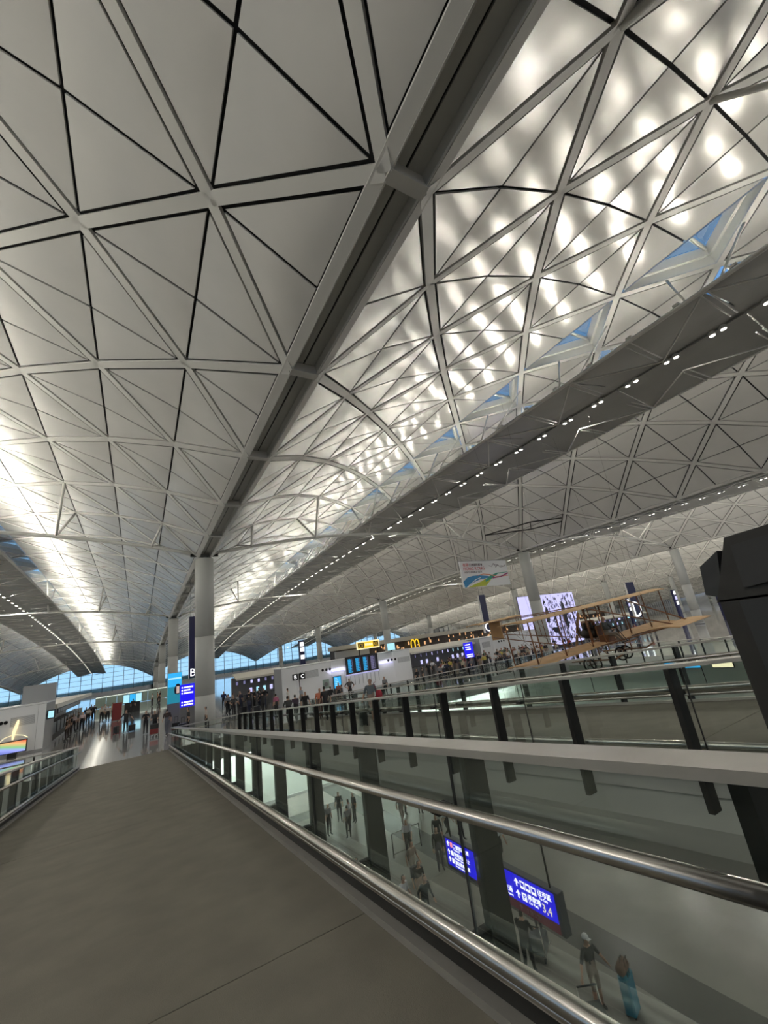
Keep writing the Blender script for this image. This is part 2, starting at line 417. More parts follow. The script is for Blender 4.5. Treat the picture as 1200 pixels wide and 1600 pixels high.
# hanging catwalks under the crowns, with uplights and paired downlights
PW = {-1: 1.75, 0: .56, 1: 1.6}
up_src = lamp('uplight_lamp', 'AREA', (0, 0, -50), (0, 0, 1), 34, .22, (1, .955, .83), rad(180))
up_far = lamp('uplight_lamp_far', 'AREA', (0, 0, -50), (0, 0, 1), 100, 1.5, (1, .955, .83), rad(180))
dn_src = lamp('downlight_lamp', 'SPOT', (0, 0, -50), (0, 0, -1), 420, .12, (1, .95, .87)); dn_src.data.spot_size = rad(174); dn_src.data.spot_blend = .25
CW_LABEL = {0: 'long grey hanging catwalk with paired lamps crossing the middle of the roof', -1: 'grey hanging catwalk with a row of bright lamps at the left edge',
            1: 'hanging catwalk of the second vault, seen between two rolls of roof on the right', 2: 'hanging catwalk under the third vault, far right', 3: 'hanging catwalk under the fourth vault, far right', 4: 'hanging catwalk under the fifth vault, far right', 5: 'hanging catwalk under the sixth vault at the far right', 6: 'hanging catwalk under the seventh vault, far right', 7: 'hanging catwalk under the eighth vault, far right', 8: 'hanging catwalk under the ninth vault, far right', 9: 'hanging catwalk under the last and farthest vault', -2: 'hanging catwalk under the outermost vault at the far left'}
def catwalk(bay):
    xc = XL+17.55+36*bay
    root = empty('catwalk', (xc, 0, 0), CW_LABEL[bay], 'catwalk')
    def z(y): return zv(y)+2.87
    n0, n1 = (-4, 29)
    first = {}
    for i in range(n0, n1):
        y0, y1 = YJ0+6*i, YJ0+6*i+6; a, b = z(y0), z(y1); dz = round(b-a, 4)
        for s in (-1, 1):
            key = (s, dz if abs(dz) > 1e-6 else 0)
            if key not in first:
                mb = MB(); P = [(.50*s, .50), (1.2*s, .42), (2.4*s, .22), (3.8*s, 0.)]
                for (xa, za), (xb, zb) in zip(P[:-1], P[1:]):
                    mb.hexa([(xa, .04, za), (xb, .04, zb), (xb, .04, zb+.08), (xa, .04, za+.08)], [(xa, 5.96, za+dz), (xb, 5.96, zb+dz), (xb, 5.96, zb+.08+dz), (xa, 5.96, za+.08+dz)])
                first[key] = mb.mesh('soffit_panel', M['catwalk'])
            link('soffit_panel', first[key], root, (0, y0, a))
    for s in (-1, 1):
        MB().tube([(3.88*s, YJ0+6*i, z(YJ0+6*i)+.02) for i in range(n0, n1+1)], .09, 6).build('edge_tube', M['tube'], root)
    mb = MB()
    for i in range(n0, n1): 
        y0, y1 = YJ0+6*i, YJ0+6*i+6
        mb.hexa([(-.85, y0, z(y0)+.60), (.85, y0, z(y0)+.60), (.85, y0, z(y0)+.65), (-.85, y0, z(y0)+.65)], [(-.85, y1, z(y1)+.60), (.85, y1, z(y1)+.60), (.85, y1, z(y1)+.65), (-.85, y1, z(y1)+.65)])
    mb.build('walkway_floor', M['catwalk'], root)
    near = bay in (-1, 0)
    rod = MB()
    for i in range(n0*2, n1*2):
        y = YJ0+3*i
        if y > 178: continue
        zz = z(y)
        for s in (-1, 1):
            for dy in ((-.12, .12) if near and y < 60 else (0,)):
                r = MB().tube([(3.85*s, dy, -.08), (1.3*s, dy, -.20)], .035, 5)
                if near and y < 75: 
                    k = ('rod', s, dy)
                    if k not in first: first[k] = r.mesh('cross_rod', M['tube'])
                    link('cross_rod', first[k], root, (0, y, zz))
                else: rod.add([(v[0], v[1]+y, v[2]+zz) for v in r.v], r.f)
            # diagonal bracing rods below the soffit
            if i % 2 == 0:
                r = MB().tube([(3.85*s, 0, -.05), (1.0*s, 3.0, -.22), (3.85*s, 6., -.05)], .045, 5)
                if near and y < 75:
                    k = ('brace', s)
                    if k not in first: first[k] = r.mesh('brace_rod', M['tube'])
                    link('brace_rod', first[k], root, (0, y, zz))
                else: rod.add([(v[0], v[1]+y, v[2]+zz) for v in r.v], r.f)
            # hangers up to the beams by each crown node
            if i % 2 == 0:
                for d in (-1, 1):
                    A = node(6, i, bay); B = node(6+s, i+d, bay); m = A.lerp(B, .5); m.x -= xc
                    r = MB().tube([m, (3.85*s, y+d*.6, zz+.05)], .05, 6)
                    if near and y < 60: r.build('hanger', M['tube'], root)
                    else: rod.add(r.v, r.f)
    tag(rod.build('rod_field', M['tube'], root), kind='stuff')
    # lamps
    fx = MB().lathe([(.125, 0), (.14, .04), (.14, .16), (.08, .22)], 10).mesh('downlight', M['beam']); gl = MB().lathe([(.115, -.012), (.115, .004)], 10).mesh('lens', M['lamp_on'])
    fu = MB().box(-.09, .09, -.12, .12, -.05, .05).lathe([(.03, -.25), (.03, -.05)], 6).mesh('uplight', M['beam'])
    far = MB(); farg = MB()
    y = -34.93
    k = 0
    while y < 176:
        for d in (-.22, .22):
            x, yy = .0, y+d; zz = z(yy)+.12
            if bay in (-1, 0, 1) and -4 < y < 70:
                o = link('downlight', fx, root, (x, yy, zz)); link('lens', gl, o)
            else:
                f = MB().lathe([(.14, 0), (.14, .16)], 8, (x, yy, zz)); far.add(f.v, f.f); g = MB().lathe([(.115, -.012), (.115, 0)], 8, (x, yy, zz)); farg.add(g.v, g.f)
        if k % 4 == 0 and bay in (-1, 0, 1, 2, 3) and y < 140: lamp_copy(dn_src, (xc, y, z(y)+.06), (0, 0, -1))
        for s in (-1, 1):
            px, pz = 3.55*s, z(y)+.36
            if bay in (-1, 0, 1) and y < -9:
                if k % 3 == 0: lamp_copy(UPF[bay], (xc+px, y, pz+.08), (s*.6, 0, .8))
            elif bay in (-1, 0, 1) and y < 64:
                link('uplight', fu, root, (px, y, pz)); link('uplight', fu, root, (1.7*s, y+1, pz+.62))
                lamp_copy(UPD[bay], (xc+px, y, pz+.08), (s*.97, 0, .25))
                if bay == 0 or y < 40: lamp_copy(UPD[bay], (xc+1.7*s, y+1, pz+.70), (s*.5, 0, .87))
            elif bay in (-1, 0, 1) and k % 3 == 0 and y >= 64: lamp_copy(up_far, (xc+px, y, pz+.08), (s*.35, 0, 1))
            elif (bay in (-2, 2, 3, 4) and k % 6 == 0 or bay > 4 and k % 10 == 0) and y > 0: 
                l = lamp_copy(up_far, (xc+px, y, pz+.08), (s*.35, 0, 1)); l.data = up_far2
        y += 2.; k += 1
    if far.v: tag(far.build('downlight_row', M['beam'], root), kind='stuff'); tag(farg.build('lens_row', M['lamp_on'], root), kind='stuff')
    return root
up_far2 = up_far.data.copy(); up_far2.energy = 1700
UPD = {}; UPF = {}; UPL = up_far.copy(); UPL.data = up_far.data.copy(); UPL.data.energy *= .4
for b in (-1, 0, 1):
    UPD[b] = up_src.copy(); UPD[b].data = up_src.data.copy(); UPD[b].data.energy *= PW[b]; UPF[b] = up_src.copy(); UPF[b].data = up_src.data.copy(); UPF[b].data.energy *= PW[b]*5; UPF[b].data.size = .6
for b in BAYS: catwalk(b)
for o in (UPL, *UPD.values(), *UPF.values(), up_src, up_far, dn_src): bpy.data.objects.remove(o)
def roof_z(x, y):
    b = math.floor((x-4.05)/36); dx = min(abs(x-(4.05+18+36*b)), 17.55); return zv(y)+R0*(math.cos(math.asin(dx/R0))-math.cos(TH0))
# ------------------------------------------------------------------ floors, ramps, walls
YE = 28.8                                  # edge of the check-in hall floor
SL = .08646
def deck(y): return 2.49-SL*y if y < YE else 0.
fl = MB().box(-52, 370, YE, 182, -.55, 0).build('floor', M['floor']); tag(fl, 'polished grey granite check-in hall floor reflecting the windows', kind='structure')
f2 = MB().box(36, 370, -42, YE-.002, -.55, 0).build('floor', M['floor']); tag(f2, 'polished hall floor on the far right side of the void', kind='structure')
f2b = MB().box(-52, -12, -42, YE-.002, -.55, 0).build('floor', M['floor']); tag(f2b, 'polished hall floor left of the void', kind='structure')
f3 = MB().box(-52, 370, -42, 60, -7., -6.5).build('floor', M['floor_low']); tag(f3, 'grey granite arrivals floor down below the ramps', kind='structure')
mb = MB().box(12.95, 14.35, -40, 36.9, -6.498, -6.494)
mb.build('dark_band', M['strip_dark'], f3)
MB().box(1.9, 12.95, 31.6, 33.0, -6.498, -6.494).build('dark_band', M['strip_dark'], f3)
MB().box(-12, 36, YE-.25, YE-.002, -1.1, -.0).build('slab_edge', M['slab'], fl)
wl = MB().box(-52, 60, 37.0, 37.3, -6.5, -.6).build('wall_lower', M['wall_low']); tag(wl, 'pale lit wall of the arrivals level under the hall floor', kind='structure')
for i in range(-4, 12): MB().box(i*5-.015, i*5+.015, 36.985, 37.0, -6.4, -.7).build('joint', M['joint'], wl)
MB().box(0, 36, 36.93, 36.998, -6.5, -6.3).build('skirting', M['slab'], wl)
sp = MB().box(4.9, 5.2, 36.9, 36.98, -5.4, -5.1).build('wall_clock', M['slab'], wl)
wr = MB().box(44.9, 45.2, -40, 36.9, -6.5, -.56).build('wall_right', M['wall_low']); tag(wr, 'pale wall of the arrivals level at the far right', kind='structure')
wl2 = MB().box(-52, -51.8, -42, 182, -7, 12).build('wall_left', M['wall_white']); tag(wl2, 'white side wall beyond the far left vault', kind='structure')
wb = MB().box(-52, 370, -42.3, -42, -7, 19).build('wall_back', M['wall_white']); tag(wb, 'white rear wall behind the viewer', kind='structure')
wr2 = MB().box(364.5, 364.8, -42, 182, -7, 19).build('wall_far', M['wall_white']); tag(wr2, 'white side wall at the far right end', kind='structure')

# ceiling light strips of the arrivals level, hung from the slab in front of the wall
def light_strip(loc, L, lab, ax='x'):
    t = empty('light_strip', loc, lab, 'light')
    if ax == 'x':
        MB().box(-L/2, L/2, -.12, .12, 0, .08).build('housing', M['beam'], t); MB().box(-L/2+.05, L/2-.05, -.10, .10, -.015, .0).build('tube', M['strip_glow'], t)
        for s in (-1, 1): MB().tube([(s*L*.4, 0, .08), (s*L*.4, 0, -.56-loc[2])], .02, 6).build('hanger', M['post'], t)
    return t
for i, x in enumerate((5, 12, 19, 26, 33)):
    light_strip((x, 35.6, -1.3), 6., ['first', 'second', 'third', 'fourth', 'fifth'][i]+' light strip from the left washing the pale arrivals wall')
    lamp('wall_wash', 'AREA', (x, 35.55, -1.36), (0, .45, -1), 330, 5.8, (.90, 1, .93), size_y=.2)
for x, y in ((10, 4), (10, 16), (22, 6), (22, 18), (32, 10)):
    lamp('arrivals_fill', 'AREA', (x, y, -.4), (0, 0, -1), 20, 2.6, (1, .95, .86))  # added fill lights without fixtures, floating in the void to brighten the arrivals level

# ramps
def ramp(name, x0, x1, lab, belly=True):
    t = empty(name, (0, 0, 0), lab, None, None, 'structure')
    ys = [-9.0+i*3.15 for i in range(13)]; ys[-1] = YE-.01
    seams = [-9, -2.6, 3.45, 9.5, 15.6, 21.7, YE-.005]
    for a, b in zip(seams[:-1], seams[1:]):
        MB().hexa([(x0, a+.006, deck(a)-.08), (x1, a+.006, deck(a)-.08), (x1, a+.006, deck(a)), (x0, a+.006, deck(a))],
                  [(x0, b-.006, deck(b-.01)-.08), (x1, b-.006, deck(b-.01)-.08), (x1, b-.006, deck(b-.01)), (x0, b-.006, deck(b-.01))]).build('deck_slab', M['deck'], t)
    a, b = -9., YE-.3
    def run(pr, m, nm):
        mb = MB()
        n = len(pr); A = [(x, a, deck(a)+z) for x, z in pr]; B = [(x, b, deck(b)+z) for x, z in pr]
        mb.add(A+B, [tuple(range(n)), tuple(range(n, 2*n))[::-1]]+[(i, (i+1) % n, n+(i+1) % n, n+i) for i in range(n)], False); return mb.build(nm, m, t)
    xm = (x0+x1)/2
    run([(x0-.02, -.09), (x1+.02, -.09), (x1+.02, -.33), (x0-.02, -.33)], M['slab'], 'edge_beam')
    w = (x1-x0)/2
    pr = [(xm+(w-.02)*c, -.33-1.45*s) for c, s in [(math.cos(u)**1.0, math.sin(u)) for u in [math.pi*i/12 for i in range(13)]]]
    run(pr[::-1], M['belly'], 'belly')
    return t
ramp('ramp_deck', -2.45, 1.50, 'brown-grey carpeted ramp sloping down to the check-in hall in the foreground')
ramp('ramp_deck', 5.62, 9.65, 'second parallel ramp beyond the glass balustrade, with a rounded grey underside')

# glass balustrades along the ramps
PSH = {}
def balustrade(lab, xe, s, y0=-1.2, y1=YE-.25, pstart=.84, tubes=(.07, .20), group=None, shoe=True):
    t = empty('balustrade', (xe, 0, 0), lab, 'balustrade', group)
    def z(y): return deck(y)
    def lin(name, x, zz, mk, m): return mk(x, zz).build(name, m, t)
    def run(xa, xb, za, zb): return MB().hexa([(xa, y0, z(y0)+za), (xb, y0, z(y0)+za), (xb, y0, z(y0)+zb), (xa, y0, z(y0)+zb)], [(xa, y1, z(y1)+za), (xb, y1, z(y1)+za), (xb, y1, z(y1)+zb), (xa, y1, z(y1)+zb)])
    xa, xb = sorted((.10*s, .31*s)); run(xa, xb, 1.055, 1.095).build('top_rail', M['rail_top'], t)
    MB().tube([(.03*s, y0, z(y0)+.80), (.03*s, y1, z(y1)+.80)], .033, 14).build('handrail', M['steel'], t)
    xa, xb = sorted((-.02*s, .05*s)); run(xa, xb, .0, .045).build('kerb_strip', M['rail_top'], t)
    MB().tube([(.075*s, y0, z(y0)+tubes[0]+.06), (.075*s, y1, z(y1)+tubes[0]+.06)], .03, 10).build('kerb_tube', M['steel'], t)
    MB().tube([(.045*s, y0, z(y0)+tubes[1]), (.045*s, y1, z(y1)+tubes[1])], .042, 12).build('kerb_tube', M['steel'], t)
    xa, xb = sorted((.05*s, .17*s)); run(xa, xb, -.08, .115 if shoe else -.01).build('glass_shoe', M['post'], t)
    # posts: flat steel fins outside the deck edge
    k = ('post', s)
    if k not in PSH:
        mb = MB(); xa, xb = sorted((.24*s, .40*s)); mb.box(xa, xb, -.03, .03, -.37, 1.06); xa, xb = sorted((.06*s, .26*s)); mb.box(xa, xb, -.016, .016, -.085, -.055)
        PSH[k] = mb.mesh('post', M['post'])
        mb = MB(); xa, xb = sorted((.12*s, .27*s)); mb.box(xa, xb, -.03, .03, .05, .10); mb.lathe([(.03, 0), (.03, .03)], 8, (.10*s-.015, 0, .075), 'x'); PSH['clamp', s] = mb.mesh('glass_clamp', M['post'])
        mb = MB(); xa, xb = sorted((.05*s, .16*s)); mb.box(xa, xb, -.045, .045, .745, .785); mb.tube([(.05*s, 0, .76), (.03*s, 0, .775)], .012, 6); PSH['hb', s] = mb.mesh('handrail_bracket', M['post'])
    y = pstart
    while y-1.5 > y0: y -= 1.5
    while y < y1:
        link('post', PSH[k], t, (0, y, z(y))); link('glass_clamp', PSH['clamp', s], t, (0, y+.02, z(y)+.06)); y += 1.5
    ys = [pstart+1.05+.42+2.56*i for i in range(-2, 12)]; ys = [v for v in ys if y0+.3 < v < y1-.3]; ys = [y0]+ys+[y1]
    for a, b in zip(ys[:-1], ys[1:]):
        xg = .13*s; a2, b2 = a+.008, b-.008
        MB().hexa([(xg-.006, a2, z(a2)+.11), (xg+.006, a2, z(a2)+.11), (xg+.006, a2, z(a2)+1.05), (xg-.006, a2, z(a2)+1.05)],
                  [(xg-.006, b2, z(b2)+.11), (xg+.006, b2, z(b2)+.11), (xg+.006, b2, z(b2)+1.05), (xg-.006, b2, z(b2)+1.05)]).build('glass_pane', M['glass'], t)
        if b < y1: link('handrail_bracket', PSH['hb', s], t, (0, b+.12, z(b+.12)))
        if b < y1: MB().box(xg-.007, xg+.007, b-.006, b+.006, z(b)+.11, z(b)+1.05).build('glass_joint', M['black'], t)
    return t
balustrade('glass and steel balustrade on the right edge of the near ramp, closest to the viewer', 1.5, 1)
balustrade('glass and steel balustrade on the left edge of the near ramp', -2.45, -1, y0=3.0)
balustrade('glass balustrade with black posts on the near side of the second ramp', 5.62, -1, y0=-2, pstart=1.35, shoe=False)
balustrade('glass balustrade on the far side of the second ramp', 9.65, 1, y0=-2, pstart=.6, shoe=False)
# straight balustrades around the floor edge
def edge_balustrade(lab, p, q):
    p, q = Vector((*p, 0)), Vector((*q, 0)); L = (q-p).length; d = (q-p).normalized()
    t = empty('balustrade', p, lab, 'balustrade'); t.rotation_euler = (0, 0, math.atan2(d.y, d.x))
    MB().box(0, L, -.08, .08, 1.03, 1.08).build('top_rail', M['rail_top'], t)
    MB().tube([(0, -.0, .80), (L, 0, .80)], .03, 8).build('handrail', M['steel'], t)
    n = max(1, round(L/1.5)); pm = MB().box(-.03, .03, -.08, .06, -.45, 1.03).mesh('post', M['post'])
    for i in range(n+1): link('post', pm, t, (min(max(L*i/n, .03), L-.03), -.1, 0))
    g = MB().box(.01, L/n-.01, -.006, .006, .08, 1.0).mesh('glass_pane', M['glass'])
    for i in range(n): link('glass_pane', g, t, (L*i/n, -.02, 0))
    return t
edge_balustrade('short glass balustrade on the hall edge between the two ramps', (1.85, YE-.05), (5.3, YE-.05))
edge_balustrade('long glass balustrade on the hall edge right of the second ramp', (10.0, YE-.05), (35.9, YE-.05))
edge_balustrade('glass balustrade on the far right side of the void', (36.1, YE-.1), (36.1, -8))
edge_balustrade('glass balustrade on the hall edge left of the near ramp', (-11.9, YE-.05), (-2.85, YE-.05))

# columns
COLW = {(0, 0): 'thick white round column, nearest, left of centre', (0, 1): 'second white column behind the nearest one', (0, 2): 'third white column in the left row',
        (0, 3): 'fourth white column in the left row', (1, 0): 'white column in front of the big violet screen', (1, 1): 'white column behind the departure board',
        (1, 2): 'white column behind the left end of the board island', (2, 0): 'white column behind the biplane at the right', (2, 1): 'white column in front of the dark shops'}
cms = {}
for m in range(-2, 9):
    for n in range(0, 4):
        x, y = 4.05+36*m, 34.08+36*n
        h = zv(y)-.12
        r = .67
        t = empty('column', (x, y, 0), COLW.get((m, n), 'white round roof column, %s row from the left and %s from the front' % (['first', 'second', 'third', 'fourth', 'fifth', 'sixth', 'seventh', 'eighth', 'ninth', 'tenth', 'eleventh'][m+2], ['first', 'second', 'third', 'fourth'][n])), 'column')
        MB().lathe([(r, .25), (r, 2.2)], 24).build('cladding', M['column'], t); MB().lathe([(r, 2.215), (r, 6.2)], 24).build('cladding', M['column'], t)
        MB().lathe([(r, 6.212), (r, h-.08), (r*.8, h)], 24).build('cladding', M['column'], t)
        MB().lathe([(r-.015, 2.19), (r-.015, 2.23)], 24).build('joint', M['joint'], t); MB().lathe([(r+.012, 0), (r+.012, .26)], 24).build('skirting', M['grille'], t)
        MB().box(-.25, .25, -.3, .3, h-.02, h+.1).build('bearing', M['dark_slot'], t)

# glazed end walls
OR = ['first', 'second', 'third', 'fourth', 'fifth', 'sixth', 'seventh', 'eighth', 'ninth', 'tenth', 'eleventh', 'twelfth']
for i, bay in enumerate(BAYS):
    y = YEND+.3; x0, x1 = XL-.9+36*bay+.3, XL+35.7+36*bay; base = 1.0
    def top(x):
        dx = min(abs(x-(XL+17.55+36*bay)), 17.5); return zv(YEND)+R0*(math.cos(math.asin(dx/R0))-math.cos(TH0))+.05
    w = empty('window_%d' % (i+1), (0, 0, 0), 'tall arched %s end wall of the %s vault from the left' % ('glazed' if bay < 3 else 'panelled', OR[i]), None, None, 'structure')
    N = 12; xs = [x0+(x1-x0)*k/N for k in range(N+1)]
    for k in range(N):
        a, b = xs[k], xs[k+1]; MB().prism([(a+.03, y, base), (b-.03, y, base), (b-.03, y, top(b-.03)), (a+.03, y, top(a+.03))], (0, .03, 0)).build('pane' if bay < 3 else 'wall_panel', M['pane'] if bay < 3 else M['wall_white'], w)
    for k in range(N+1):
        if top(xs[k]) > base+.2: MB().box(xs[k]-.07, xs[k]+.07, y-.25, y+.06, base-.3, top(xs[k])).build('mullion', M['mull'], w)
    for zz in (2.4, 3.9, 5.4, 6.9, 8.4, 9.6):
        h = [x for x in [x0+(x1-x0)*q/200 for q in range(201)] if top(x) > zz]
        if h: MB().box(min(h), max(h), y-.06, y+.04, zz-.045, zz+.045).build('transom', M['mull'], w)
    pts = [(x0+(x1-x0)*q/24, y-.1, top(x0+(x1-x0)*q/24)) for q in range(25)]
    mb = MB()
    for p, q in zip(pts[:-1], pts[1:]): mb.bar(p, q, .3, .3)
    mb.build('arch_trim', M['beam'], w)
    tag(MB().box(x0-.3, x1, y-.2, y+.2, 0, base).build('wall_sill_%d' % (i+1), M['wall_white']), 'low white wall below the %s arched end wall from the left' % OR[i], kind='structure')
# wooded ridge outside
mb = MB(); xs = [-75+3*i for i in range(80)]; random.seed(3)
hs = [-.2+.5*math.sin(x*.09)+.7*math.sin(x*.31+1)+random.uniform(-.25, .35) for x in xs]
for (xa, ha), (xb, hb) in zip(zip(xs[:-1], hs[:-1]), zip(xs[1:], hs[1:])):
    mb.add([(xa, 205, -3), (xb, 205, -3), (xb, 208, hb), (xa, 208, ha), (xa, 222, ha+1), (xb, 222, hb+1)], [(0, 1, 2, 3), (3, 2, 5, 4)], True)
tag(mb.build('hillside', M['hill']), 'low green wooded slope outside the end windows', 'hill', kind='structure')
gr = MB().box(-300, 400, 182.2, 700, -4, -3).build('ground', M['hill']); tag(gr, 'dark ground outside the end windows', kind='structure')
# ------------------------------------------------------------------ check-in islands
def end_wall(name, x0, x1, y, h, lab, grilles, nozzles, depth=2.2, joints=(), skip=None):
    t = empty(name, (x0, y, 0), lab, 'check-in island'); L = x1-x0
    MB().box(0, L, .05, depth, 0, h).build('body', M['grille'], t)
    edges = sorted([0, L]+[j-x0 for j in joints])
    for a, b in zip(edges[:-1], edges[1:]): MB().box(a+.012, b-.012, 0, .05, .12, h-.02).build('panel', M['wall_white'], t)
    MB().box(0, L, .02, .06, 0, .12).build('skirting', M['grille'], t)
    MB().box(-.03, L+.03, -.03, depth+.03, h, h+.07).build('coping', M['wall_white'], t)
    for gx0, gx1, gz0, gz1 in grilles:
        g = MB().box(gx0-x0, gx1-x0, -.015, .0, gz0, gz1); 
        o = g.build('grille', M['grille'], t); mb = MB(); n = int((gz1-gz0)/.06)
        for i in range(n): mb.box(gx0-x0+.02, gx1-x0-.02, -.025, -.015, gz0+.02+i*.06, gz0+.045+i*.06)
        tag(mb.build('louvre', M['wall_white'], o), kind='stuff')
    nz = MB().lathe([(.10, 0), (.12, -.03), (.08, -.05), (.06, -.01)], 12, axis='y').mesh('air_nozzle', M['post'])
    for nx, nzz in nozzles: link('air_nozzle', nz, t, (nx-x0, 0, nzz))
    return t
isl = end_wall('check_in_island', 10.4, 23.5, 37.0, 3.02, 'wide white check-in island end wall carrying the departure board', [(12.45, 13.68, 1.98, 2.55), (22.0, 23.4, 1.92, 2.4), (12.0, 12.3, 2.0, 2.55)],
               [(14.1, 2.40), (14.45, 2.40), (14.8, 2.40), (20.9, 2.3), (21.3, 2.3), (21.7, 2.3)], 2.4, (11.7, 14.9, 16.2, 18.0, 19.8, 21.5))
lamp('board_glow', 'AREA', (15.5, 36.75, 2.28), (0, .7, -.5), 4, 1.6, (.72, .72, 1), size_y=.05)
lamp('board_glow', 'AREA', (20.6, 36.75, 2.25), (0, .7, -.5), 3, 1.4, (.72, .72, 1), size_y=.05)
b1 = MB().box(14.9-10.4, 16.2-10.4, -.06, .0, 2.1, 2.16).build('light_shelf', M['violet'], isl); MB().box(19.85-10.4, 21.4-10.4, -.06, 0, 2.05, 2.11).build('light_shelf', M['violet'], isl)
for k in range(9): MB().box(16.3+.42*k-10.4, 16.33+.42*k-10.4, -.03, 0, .7, 1.5).build('divider', M['grille'], isl)
isl2 = end_wall('check_in_island', -12.0, -5.93, 41.7, 3.15, 'white check-in island wall at the left edge beyond the ramp', [(-7.9, -6.55, 1.9, 2.5)], [(-8.9, 2.25), (-8.4, 2.25), (-8.15, 2.25)], 3.9, (-10.2, -9.2, -6.4))
# its long side with open counters, running away from the viewer
t = isl2
MB().box(3.6, 6.05, 3.9, 34, 0, .14).build('plinth', M['counter'], t)
MB().box(.2, 3.4, 3.9, 34, 0, 2.9).build('core', M['grille'], t)
MB().box(2.6, 6.2, 4.1, 33.9, 2.52, 2.86).build('canopy', M['canopy'], t)
MB().box(6.16, 6.24, 4.3, 20, 2.10, 2.50).build('flight_display_strip', M['black'], t)
for k in range(12):
    y = 5+2.4*k; MB().box(4.4, 5.3, y, y+1.7, .14, 1.15).build('desk', M['counter'], t)
    s = MB().box(6.245, 6.255, 4.5+1.25*k, 5.4+1.25*k, 2.16, 2.44).build('display', M['grille'], t)
MB().box(3.4, 3.9, 3.9, 4.2, 0, 2.9).build('corner_post', M['wall_white'], t)
# counter rows facing the viewer, with cream canopies
def counter_row(x0, x1, y, h, lab, n, lit=0):
    t = empty('check_in_counter', (x0, y, 0), lab, 'check-in counter'); L = x1-x0
    MB().box(0, L, 1.9, 2.3, 0, h-.3).build('back_wall', M['counter'], t)
    MB().prism([(0, -.3, h-.42), (L, -.3, h-.42), (L, 1.6, h), (0, 1.6, h)], (0, 0, .08)).build('canopy', M['canopy'], t)
    MB().box(0, L, -.34, -.28, h-.50, h-.32).build('canopy_edge', M['canopy'], t)
    w = L/n
    for k in range(n):
        d = MB().box(k*w+.15, (k+1)*w-.35, .2, .8, 0, 1.1).build('desk', M['counter'], t); MB().box(k*w+.12, (k+1)*w-.32, .15, .85, 1.1, 1.14).build('desk_top', M['black'], d)
        s = MB().box(k*w+.25, (k+1)*w-.45, .5, .56, h-.98, h-.58).build('flight_display', M['black'], t)
        mm = M['cyan_light'] if lit and k >= n-lit else (M['violet'] if random.random() < .35 else M['ink2'])
        MB().box(k*w+.32, (k+1)*w-.52, .49, .5, h-.92, h-.64).build('screen', mm, s)
        if random.random() < .5: MB().box(k*w+.3, k*w+.55, 1.85, 1.9, 1.2, 1.6).build('small_screen', M['cyan_light'] if random.random() < .5 else M['violet'], t)
    return t
counter_row(7.6, 12.2, 42.2, 3.02, 'row of check-in counters under a cream canopy left of the white board wall', 7)
counter_row(24.2, 33.0, 38.2, 2.95, 'row of check-in counters under a cream canopy right of the white board wall', 12, 4)
isl3 = end_wall('check_in_island', 33.1, 44.0, 37.2, 2.95, 'white check-in island wall behind the biplane tail', [(33.4, 34.6, 1.9, 2.5)], [(36, 2.3), (36.4, 2.3), (36.8, 2.3)], 2.4, (35, 37, 39, 41))
counter_row(60, 84, 46, 3.0, 'distant row of check-in counters at the right behind the biplane nose', 16, 4)

# departure board
t = empty('departure_board', (16.35, 36.93, 1.68), 'wide black departure board with columns of blue text on the white wall', 'display board')
MB().box(0, 3.3, -.14, .068, 0, 1.50).build('case', M['black'], t)
for c in range(4):
    x = .14+.79*c
    s = MB().box(x, x+.70, -.15, -.14, .10, 1.36).build('screen', M['ink'], t)
    mb = MB(); mb2 = MB()
    for r in range(15):
        z = 1.28-r*.078; mb.box(x+.03, x+.14, -.158, -.15, z-.05, z); mb.box(x+.16, x+.32, -.158, -.15, z-.05, z)
        if r % 3: mb.box(x+.34, x+.37+random.uniform(0, .05), -.158, -.15, z-.05, z)
        mb2.box(x+.44, x+.48, -.158, -.15, z-.05, z)
    tag(mb.build('text_rows', M['cyan'] if c < 3 else M['ink2'], s), kind='stuff'); tag(mb2.build('text_rows', M['ink2'], s), kind='stuff')
MB().box(-.05, 3.35, -.10, 0, -.10, -.05).build('light_strip', M['violet'], t)
# cyan kiosk
t = empty('display_kiosk', (14.8, 36.4, 0), 'upright kiosk with glowing cyan screen against the white wall', 'kiosk')
MB().box(0, .75, 0, .12, .02, 1.75).build('case', M['black'], t); MB().box(.05, .70, -.01, 0, .75, 1.70).build('screen', M['cyan_light'], t).data.materials[0] = M['cyan']; MB().box(-.1, .85, -.15, .3, 0, .03).build('base', M['counter'], t)
mb = MB()
for k in range(5): mb.box(.12, .35+.06*k, -.016, -.01, 1.55-.14*k, 1.60-.14*k)
tag(mb.build('text_rows', M['cyan_light'], t), kind='stuff')
p = empty('poster', (14.0, 36.985, .85), 'blue-grey poster on the white wall left of the cyan kiosk', 'poster'); MB().box(0, .6, -.02, 0, 0, .75).build('print', M['glass_green'], p); MB().lathe([(.18, 0), (.18, -.01)], 12, (.3, -.02, .35), 'y').build('round_mark', M['counter'], p)
# twin small signs on a post
t = empty('gate_sign', (11.6, 36.0, 0), 'two small black letter signs on a slim post before the white wall', 'sign')
MB().tube([(0, 0, 0), (0, 0, 2.5)], .04, 8).build('post', M['post'], t)
for dx, ch in ((-.62, 'B'), (.0, 'C')):
    s = MB().box(dx+.02, dx+.5, -.08, -.03, 2.02, 2.52).build('sign_panel', M['black'], t); text(ch, .42, M['white_glow'], s, (dx+.26, -.09, 2.12), FACE_CAM, align='CENTER')

